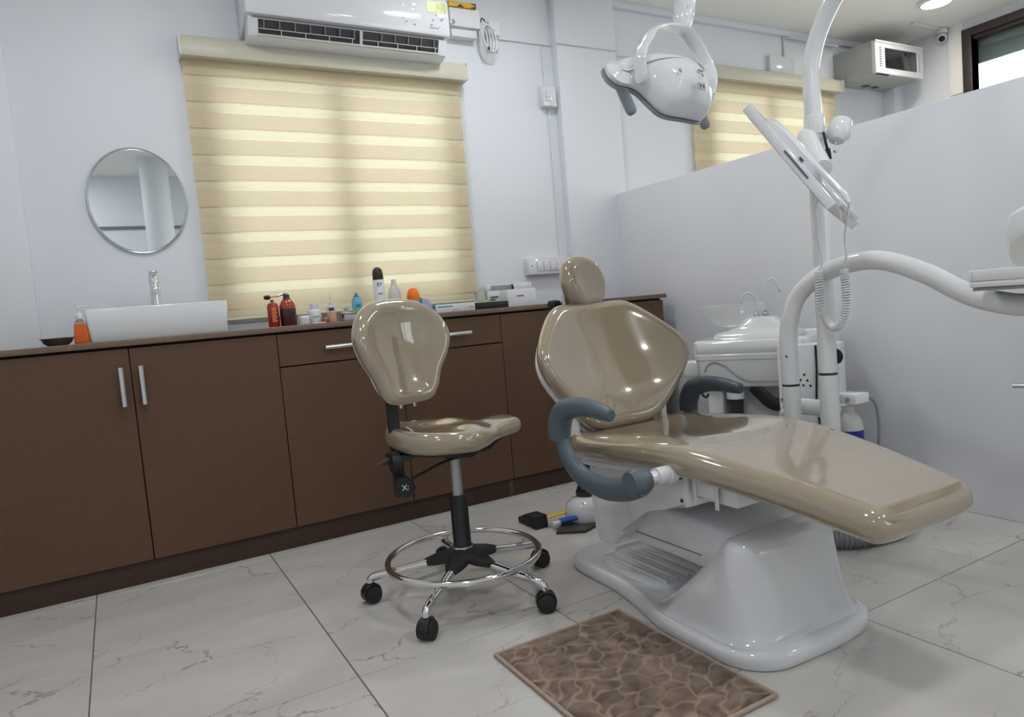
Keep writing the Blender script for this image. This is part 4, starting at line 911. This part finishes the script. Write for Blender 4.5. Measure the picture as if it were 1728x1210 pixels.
# ================================================================== DELIVERY ARM + TRAY
da = thing('delivery_arm', 'white curved tubular arm carrying the instrument tray', 'dental arm', (1.955, 1.590, 0))
ap = [(1.955, 1.590, .56), (1.955, 1.590, .70), (1.957, 1.578, .78), (1.962, 1.545, .855), (1.968, 1.46, .915), (1.972, 1.35, .942), (1.975, 1.255, .938), (1.975, 1.14, .893), (1.974, 1.03, .830), (1.972, .94, .800), (1.97, .86, .793), (1.97, .60, .793)]
MB().tube(ap, .0285, 24, smooth=110).build('arm_tube', 'white_enamel', da)
MB().lathe([(.026, .322), (.0292, .328), (.0292, .5525)], (1.955, 1.590, 0), 28).build('pole', 'white_enamel', da)
MB().lathe([(.0282, .5527), (.0282, .5598)], (1.955, 1.590, 0), 28).build('joint_ring', 'dark_plastic', da)
MB().lathe([(.004, 0), (.004, .001), (0, .0012)], (1.926, 1.578, .655), 10, R=Matrix.Rotation(-PI/2, 3, 'Y')).build('screw', 'ink', da)
t = thing('instrument_tray', 'white delivery tray with handpiece holder at the right edge of the picture', 'tray', (1.95, .80, .82))
MB().lathe([(.022, .0), (.022, .022)], (1.955, .70, .8225), 20).build('tray_swivel', 'white_enamel', t)
b = MB().box((1.86, .52, .846), (2.34, .965, .862), .004)
b.build('tray_base', 'white_enamel', t)
for lo, hi in (((1.86, .958, .8622), (2.34, .966, .889)), ((1.86, .52, .8622), (2.34, .528, .889)), ((1.86, .5282, .8622), (1.868, .9578, .889)), ((2.332, .5282, .8622), (2.34, .9578, .889))): B(lo, hi, .002).build('tray_rim', 'white_enamel', t)
B((1.865, .525, .838), (2.33, .96, .8455), .002).build('tray_gasket', 'vent_grey', t)
hp = MB().prism([(.81, .925), (.915, .925), (.915, .99), (.905, 1.02), (.875, 1.035), (.81, 1.035)], 1.93, 2.02, 0, .010, 3).build('handpiece_holder', 'white_enamel', t)
MB().lathe([(.052, -.045), (.052, .045)], (1.975, .865, .9255), 24, R=Matrix.Rotation(PI/2, 3, 'Y')).build('holder_drum', 'white_plastic', hp)
MB().lathe([(.040, -.047), (.040, .047)], (1.975, .865, .9255), 24, R=Matrix.Rotation(PI/2, 3, 'Y')).build('holder_core', 'translucent_white', hp)
MB().tube([(1.97, .80, .865), (1.97, .80, .90)], .016, 14).build('holder_post', 'white_enamel', hp)
tr2 = MB().tube([(1.95, .915, .592), (1.95, .84, .596), (1.95, .62, .592)], .006, 10).build('tray_handle', 'steel', t)
MB().tube([(1.95, .63, .592), (1.95, .63, .70), (1.965, .64, .84)], .008, 10, smooth=12).build('handle_stem', 'white_enamel', tr2)

# ================================================================== OPERATING LIGHT ON ITS POLE
ol = thing('operating_light', 'white dental operating lamp on curved pole above the chair', 'lamp', (2.0, 1.485, 0))
qx, qy = 1.985, 1.468
MB().lathe([(.027, .322), (.0300, .328), (.0300, .592)], (qx, qy, 0), 28).build('lower_pole', 'white_enamel', ol)
MB().lathe([(.0290, .5922), (.0290, .5992)], (qx, qy, 0), 28).build('joint_ring', 'dark_plastic', ol)
MB().tube([(qx, qy, .60), (qx, qy, 1.0), (qx-.004, qy, 1.30), (qx-.006, qy+.002, 1.50), (qx-.004, qy-.002, 1.58), (qx, qy-.04, 1.675), (qx+.003, qy-.11, 1.76), (qx+.006, qy-.22, 1.83), (qx+.006, qy-.36, 1.862), (qx+.006, qy-.50, 1.87)], [.0285, .0275, .0265, .026, .026, .026, .026, .026, .026, .026], 24, smooth=90).build('curved_pole', 'white_enamel', ol)
MB().lathe([(.029, 0), (.031, .01), (.031, .05), (.029, .06)], (qx-.005, qy, 1.352), 24).build('pole_sleeve', 'white_enamel', ol)
el = Vector((qx+.006, qy-.50, 1.87)); tp = Vector((1.672, 1.664, 2.02))
MB().lathe([(.034, -.04), (.034, .17), (.028, .18)], el, 20).build('elbow_joint', 'white_enamel', ol)
MB().tube([el+Vector((0, 0, .15)), tp+Vector((0, 0, .0))], .024, 18).build('spring_arm', 'white_enamel', ol)
LC = Vector((1.525, 1.635, 1.49)); LA = math.radians(11)
lx = Vector((math.cos(LA), math.sin(LA), 0)); lyh = Vector((-math.sin(LA), math.cos(LA), 0))
TL = math.radians(64)
ln = lyh*math.sin(TL)*.75-Vector((0, 0, 1))*math.cos(TL)*1.0; ln.normalize()      # light direction
lt = lx.cross(ln)*-1
if lt.z < 0: lt = -lt
def lp(u, v, w): return LC+lx*u+lt*v-ln*w
yt = LC+Vector((0, 0, .215))+lx*.105+lyh*.0
MB().tube([tp+Vector((0, 0, .02)), tp-Vector((0, 0, .12)), yt+Vector((.025, .0, .10)), yt+Vector((.008, 0, .03)), yt], [.030, .032, .033, .031, .024], 20, smooth=40).build('lamp_stem', 'white_plastic', ol)
MB().box((-.012, -.001, -.006), (.012, .001, .006), .0005, R=Matrix.Rotation(LA, 3, 'Z'), at=yt+Vector((.012, -.027, .055))).build('stem_sticker', 'text_grey', ol)
# head: wide winged shell, dome towards the camera
hl = [(0, -.100), (.075, -.100), (.108, -.087), (.126, -.055), (.145, -.015), (.178, -.002), (.222, -.002), (.246, .025), (.232, .070), (.175, .094), (.11, .110), (.05, .116)]
hlo = [hl[0]]+hl[1:]+[(0, .117)]+[(-u, v) for u, v in hl[1:][::-1]]
def dome(u, v, w):
    k = max(0, 1-(u/.17)**2)*max(0, 1-((v+.005)/.12)**2)
    return lp(u, v, w*(1 if w < .02 else (.55+1.3*k**.55)))
MB().pad(hlo, [(.006, 0), (.0, .006), (0, .016), (.004, .03), (.012, .042), (.026, .052), (.045, .060)], lambda q: .006*(1-q*q), dome, 132, 12, bottom=0).build('lamp_head', 'white_plastic', ol, smooth=70)
MB().pad(hlo, [(.004, 0), (.0, .003), (0, .010), (.006, .012)], lambda q: 0, lambda u, v, w: lp(u*1.008, v*1.01, w-.0125), 96, 3).build('lamp_trim', 'handle_grey', ol)
MB().pad(hlo, [(.02, 0), (.02, .002)], lambda q: 0, lambda u, v, w: lp(u*.93, v*.9, w-.016), 72, 3).build('reflector', 'clear_plastic', ol)
for s in (-1, 1):
    p = lp(.192*s, .035, -.005); d = (ln*.35-lt*.85+lx*.35*(1 if s < 0 else .5)).normalized()
    MB().tube([p-d*.005, p+d*.02, p+d*.085, p+d*.100, p+d*.106], [.011, .0135, .0145, .012, .006], 16, smooth=24, flat=(1.25, .8), upv=lx).build('grip', 'handle_grey', ol)
# yoke
pv = [lp(-.165, -.005, .045), lp(.150, -.02, .045)]
yp = [pv[0], pv[0]+Vector((0, 0, .06))+lx*.004, LC-lx*.115+Vector((0, -.03, .125)), LC-lx*.035+Vector((0, -.012, .188)), yt, LC+lx*.172+Vector((0, 0, .182)), LC+lx*.20+Vector((0, -.02, .115)), pv[1]+Vector((0, 0, .045))+lx*.022, pv[1]+lx*.004]
MB().tube(yp, [.020, .021, .022, .023, .024, .023, .022, .021, .020], 16, smooth=72, flat=(.38, 1.1), upv=None if False else lyh).build('yoke', 'white_plastic', ol)
for s, p in ((-1, pv[0]), (1, pv[1])): MB().lathe([(.018, -.008), (.018, .008), (0, .010)], p, 16, R=Matrix.Rotation(LA, 3, 'Z') @ Matrix.Rotation(PI/2*s, 3, 'Y')).build('yoke_pivot', 'white_plastic', ol)
def decal(u, v, su, sv, m, name):
    b = MB()
    for du in (-su, su):
        pass
    ps = [dome(u+du, v+dv, .0668) for du, dv in ((-su, -sv), (su, -sv), (su, sv), (-su, sv))]
    c = sum((Vector(p) for p in ps), Vector())/4; n = (Vector(ps[1])-Vector(ps[0])).cross(Vector(ps[3])-Vector(ps[0])).normalized()
    if n.dot(-ln) < 0: n = -n
    b.rings([[Vector(p)-n*.001 for p in ps], [Vector(p)+n*.0022 for p in ps]]); b.build(name, m, ol)
decal(-.005, -.078, .017, .008, 'grey_metal', 'rating_label')
decal(-.012, -.078, .003, .004, 'ink', 'rating_mark'); decal(.003, -.078, .003, .004, 'ink', 'rating_mark')
decal(.012, -.030, .013, .002, 'text_grey', 'lettering'); decal(.012, -.045, .002, .005, 'text_grey', 'lettering'); decal(-.078, -.035, .003, .005, 'text_grey', 'screw_hole')

# ================================================================== MONITOR ON THE POLE
vm = thing('xray_viewer', 'thin white viewing panel seen edge on, clamped to the lamp pole', 'monitor', (1.96, 1.47, 1.15))
pA = Vector((1.66, 1.453, 1.416)); pB = Vector((1.69, 1.213, 1.089))      # upper and lower end of the panel edge
d1 = (pB-pA).normalized(); d2 = Vector((.915, .360, -.181)); d2 = (d2-d1*d2.dot(d1)).normalized(); d3 = d1.cross(d2).normalized()
if d3.x > 0: d3 = -d3       # d3 points to the face side (left in view)
Lm = (pB-pA).length
def vp(a, b_, c): return pA+d1*a+d2*b_+d3*c
def vbox(a0, a1, b0, b1, c0, c1, bev=.004, seg=2):
    R = Matrix((d1, d2, d3)).transposed(); return MB().box((a0, b0, c0), (a1, b1, c1), bev, seg, R=R, at=vp((a0+a1)/2, (b0+b1)/2, (c0+c1)/2))
vbox(0, Lm, 0, .25, -.014, .014, .004).build('panel', 'white_plastic', vm)
vbox(.02, Lm-.02, .02, .23, .0142, .0155, .0005, 1).build('screen', 'screen', vm)
b = MB()
rs = []
for a, w, h in ((.045, .10, .002), (.06, .12, .012), (.10, .15, .022), (.18, .17, .027), (.28, .17, .028), (.33, .16, .024), (.36, .13, .010), (.365, .11, .002)):
    rs.append([vp(a*.9, .125+w*.7*sgn, -.014-h*1.1*f) for sgn, f in ((-1, 0), (-1, .6), (-.85, .95), (-.5, 1), (.5, 1), (.85, .95), (1, .6), (1, 0))])
b.rings(rs).build('rear_cover', 'white_plastic', vm, smooth=50)
vbox(.19, .30, -.0015, .0, -.004, .002, 0).build('card_slot', 'ink_blue', vm); vbox(.235, .25, -.0015, .004, -.022, -.016, .001, 1).build('button', 'ink', vm)
vbox(Lm-.13, Lm+.004, .03, .20, -.026, -.0102, .006).build('camera_holder', 'white_plastic', vm)
jc = Vector((qx-.005, qy, 1.352))
MB().tube([vp(.25, .13, -.040), jc+Vector((-.01, .02, .0))], [.026, .030], 18).build('swivel_joint', 'white_enamel', vm)
MB().lathe([(0, -.045), (.022, -.04), (.036, -.02), (.036, .012), (.030, .030), (0, .034)], jc+Vector((.045, -.055, .005)), 22, R=Matrix.Rotation(.5, 3, 'Y')).build('clamp_knob', 'white_enamel', vm)
MB().tube([jc+Vector((.04, -.045, 0)), jc], .018, 14).build('clamp_shaft', 'white_enamel', vm)
MB().tube([jc+Vector((-.005, -.035, .0)), jc+Vector((-.012, -.045, -.03)), jc+Vector((-.004, -.045, -.055))], .004, 8, smooth=12).build('dc_cable', 'black', vm)
MB().tube([jc+Vector((-.004, -.045, -.052)), jc+Vector((.002, -.045, -.085))], .008, 10).build('dc_plug', 'black', vm)
for dz in (-.035, -.062): MB().lathe([(0, -.005), (.005, -.004), (.006, .004), (0, .006)], jc+Vector((.02, -.055, dz)), 12, R=Matrix.Rotation(PI/2, 3, 'X')).build('clamp_screw', 'steel', vm)
# hand camera and coiled cord
ic = thing('coiled_cord', 'white coiled cord looping from the viewing panel holder', 'cord', (1.95, 1.36, .72))
s0 = vp(Lm-.02, .03, -.03)
hc = MB().tube([vp(Lm-.17, .02, -.032), vp(Lm-.10, .015, -.036), vp(Lm-.02, .01, -.04), vp(Lm+.02, .008, -.036)], [.005, .008, .009, .006], 12, smooth=20).build('hand_camera', 'white_plastic', ic)
XC = 1.914
def cpt(y, z): return Vector((XC, y, z))
c1, c2 = cpt(1.4286, .9238), cpt(1.3435, .922)
MB().tube([vp(Lm-.06, .10, -.02), cpt(1.422, 1.138), cpt(1.4244, 1.029), cpt(1.416, .956), c1+Vector((0, 0, .005))], .003, 8, smooth=30).build('cord_lead', 'white_plastic', ic)
MB().tube([vp(Lm+.02, .008, -.036), cpt(1.336, 1.018), cpt(1.333, .965), c2+Vector((0, 0, .005))], .003, 8, smooth=24).build('cord_lead', 'white_plastic', ic)
axis_ = [c1, cpt(1.430, .865), cpt(1.423, .800), cpt(1.397, .755), cpt(1.368, .758), cpt(1.344, .806), cpt(1.3406, .8685), c2]
q = cr([tuple(p) for p in axis_], 1000); turns = 56; path = []
for k, p in enumerate(q):
    p = Vector(p); tt = (Vector(q[min(k+1, len(q)-1)])-Vector(q[max(k-1, 0)])).normalized(); a = Vector((1, 0, 0)); n1 = (a-tt*tt.dot(a)).normalized(); n2 = tt.cross(n1)
    ph = k/(len(q)-1)*turns*2*PI; path.append(p+(n1*math.cos(ph)+n2*math.sin(ph))*.0105)
MB().tube(path, .0033, 6).build('coil', 'white_plastic', ic)

# ================================================================== ON THE FLOOR
# foot pedal
fp = thing('foot_control', 'foot control with white housing, black pedal and yellow and blue keys', 'foot pedal', (1.5, 2.33, 0))
MB().prism([(1.405, 2.275), (1.50, 2.21), (1.72, 2.30), (1.70, 2.44), (1.55, 2.42)], .0008, .012, 2, .003).build('base_plate', 'rubber_brown', fp)
MB().lathe([(.0, .0), (.085, .0), (.088, .02), (.078, .060), (.055, .080), (0, .088)], (1.60, 2.345, .0125), 32).build('housing', 'white_plastic', fp)
MB().lathe([(.036, .085), (.040, .090), (.040, .105), (.036, .106), (.030, .108), (.034, .112), (.030, .128), (0, .134)], (1.615, 2.36, .0125), 28).build('knob', 'dark_plastic', fp)
MB().prism([(2.515, .001), (2.52, .022), (2.455, .050), (2.38, .052), (2.375, .012), (2.38, .001)], 1.375, 1.435, 0, .004).build('treadle', 'black_rubber', fp)
MB().tube([(1.43, 2.375, .042), (1.475, 2.37, .046), (1.54, 2.375, .044)], .008, 10, flat=(1.5, .6), upv=(0, 0, 1)).build('yellow_key', 'pedal_yellow', fp)
MB().tube([(1.46, 2.325, .030), (1.50, 2.315, .033), (1.55, 2.31, .033)], .014, 12, flat=(1.2, .7), upv=(0, 0, 1)).build('blue_key', 'pedal_blue', fp)
MB().tube([(1.43, 2.335, .020), (1.462, 2.33, .022)], .012, 12).build('white_key', 'white_plastic', fp)
MB().box((1.56, 2.285, .094), (1.575, 2.289, .0975), .0005, R=Matrix.Rotation(.4, 3, 'Y'), at=(1.562, 2.30, .085)).build('mark', 'ink', fp)
tag(corrugated([(1.98, 1.66, .034), (1.985, 1.55, .034), (2.04, 1.465, .034), (2.14, 1.43, .034), (2.27, 1.43, .034), (2.45, 1.50, .034)], .032, .0125, 18).build('corrugated_hose', 'hose_grey'), 'grey corrugated hose on the floor under the foot of the leg rest', 'hose', 'grey corrugated hoses')
tag(corrugated([(1.86, 2.02, .034), (1.90, 1.96, .14), (1.93, 1.90, .20), (1.965, 1.84, .19), (2.0, 1.76, .06), (2.02, 1.72, .034)], .030, .0125, 18).build('corrugated_hose', 'hose_grey'), 'grey corrugated hose arching behind the chair base under the seat', 'hose', 'grey corrugated hoses')
b = B((2.12, 2.15, .0008), (2.52, 2.42, .16), .003).build('floor_box', 'door_wood'); tag(b, 'low dark brown wooden box on the floor behind the dental chair', 'box')

# bath mat
def rug():
    x0, x1, y0, y1 = .764, 1.166, 1.032, 1.584
    nx_, ny_ = 130, 178
    rng = np.random.default_rng(5)
    sd = []
    gx, gy = 8, 9
    for i in range(gx):
        for j in range(gy): sd.append(((i+.5+rng.uniform(-.62, .62))/gx*(x1-x0)+x0, (j+.5+rng.uniform(-.62, .62))/gy*(y1-y0)+y0))
    sd = np.array([s for s in sd if rng.random() > .16])
    X, Y = np.meshgrid(np.linspace(x0, x1, nx_), np.linspace(y0, y1, ny_))
    wx = X+.006*np.sin(Y*90+X*30)+.004*np.sin(X*140); wy = Y+.006*np.sin(X*85-Y*20)+.004*np.sin(Y*150)
    a = .5; U = wx*math.cos(a)+wy*math.sin(a); V = (-wx*math.sin(a)+wy*math.cos(a))*1.55
    su = sd[:, 0]*math.cos(a)+sd[:, 1]*math.sin(a); sv = (-sd[:, 0]*math.sin(a)+sd[:, 1]*math.cos(a))*1.55
    D = np.sqrt((U[..., None]-su)**2+(V[..., None]-sv)**2); D.sort(axis=2)
    e = D[..., 1]-D[..., 0]
    g = np.clip(1-e/.009, 0, 1); H = np.clip(e/.03, 0, 1)**.6
    edge = np.minimum.reduce([X-x0, x1-X, Y-y0, y1-Y]); fall = np.clip(edge/.010, 0, 1)
    Z = .0065+.0075*H*fall+.002*np.sin(X*37+1)*np.sin(Y*29)
    Z = Z*fall+.004*(1-fall)
    me = bpy.data.meshes.new('pile'); vs = [(float(x), float(y), float(z)) for x, y, z in zip(X.ravel(), Y.ravel(), Z.ravel())]
    fs = [(j*nx_+i, j*nx_+i+1, (j+1)*nx_+i+1, (j+1)*nx_+i) for j in range(ny_-1) for i in range(nx_-1)]
    t = thing('bath_mat', 'brown plush bath mat with carved pebble pattern on the floor', 'mat', ((x0+x1)/2, (y0+y1)/2, 0))
    inv = ROOT[t.name].inverted(); me.from_pydata([inv @ Vector(v) for v in vs], [], fs)
    at = me.attributes.new('groove', 'FLOAT', 'POINT'); at.data.foreach_set('value', g.ravel().astype(np.float32))
    for p in me.polygons: p.use_smooth = True
    me.materials.append(MT['rug']); o = bpy.data.objects.new('pile', me); C.objects.link(o); o.parent = t
    B((x0-.002, y0-.002, .0006), (x1+.002, y1+.002, .004), .0015, seg=1).build('backing', 'rug_hem', t)
    b = MB()
    loop = [(x0, y0), (x1, y0), (x1, y1), (x0, y1)]
    for i in range(4):
        p, q = loop[i], loop[(i+1) % 4]; b.tube([(*p, .0065), (*q, .0065)], .0055, 8, flat=(1, .9), upv=(0, 0, 1))
    b.build('hem', 'rug_hem', t)
rug()
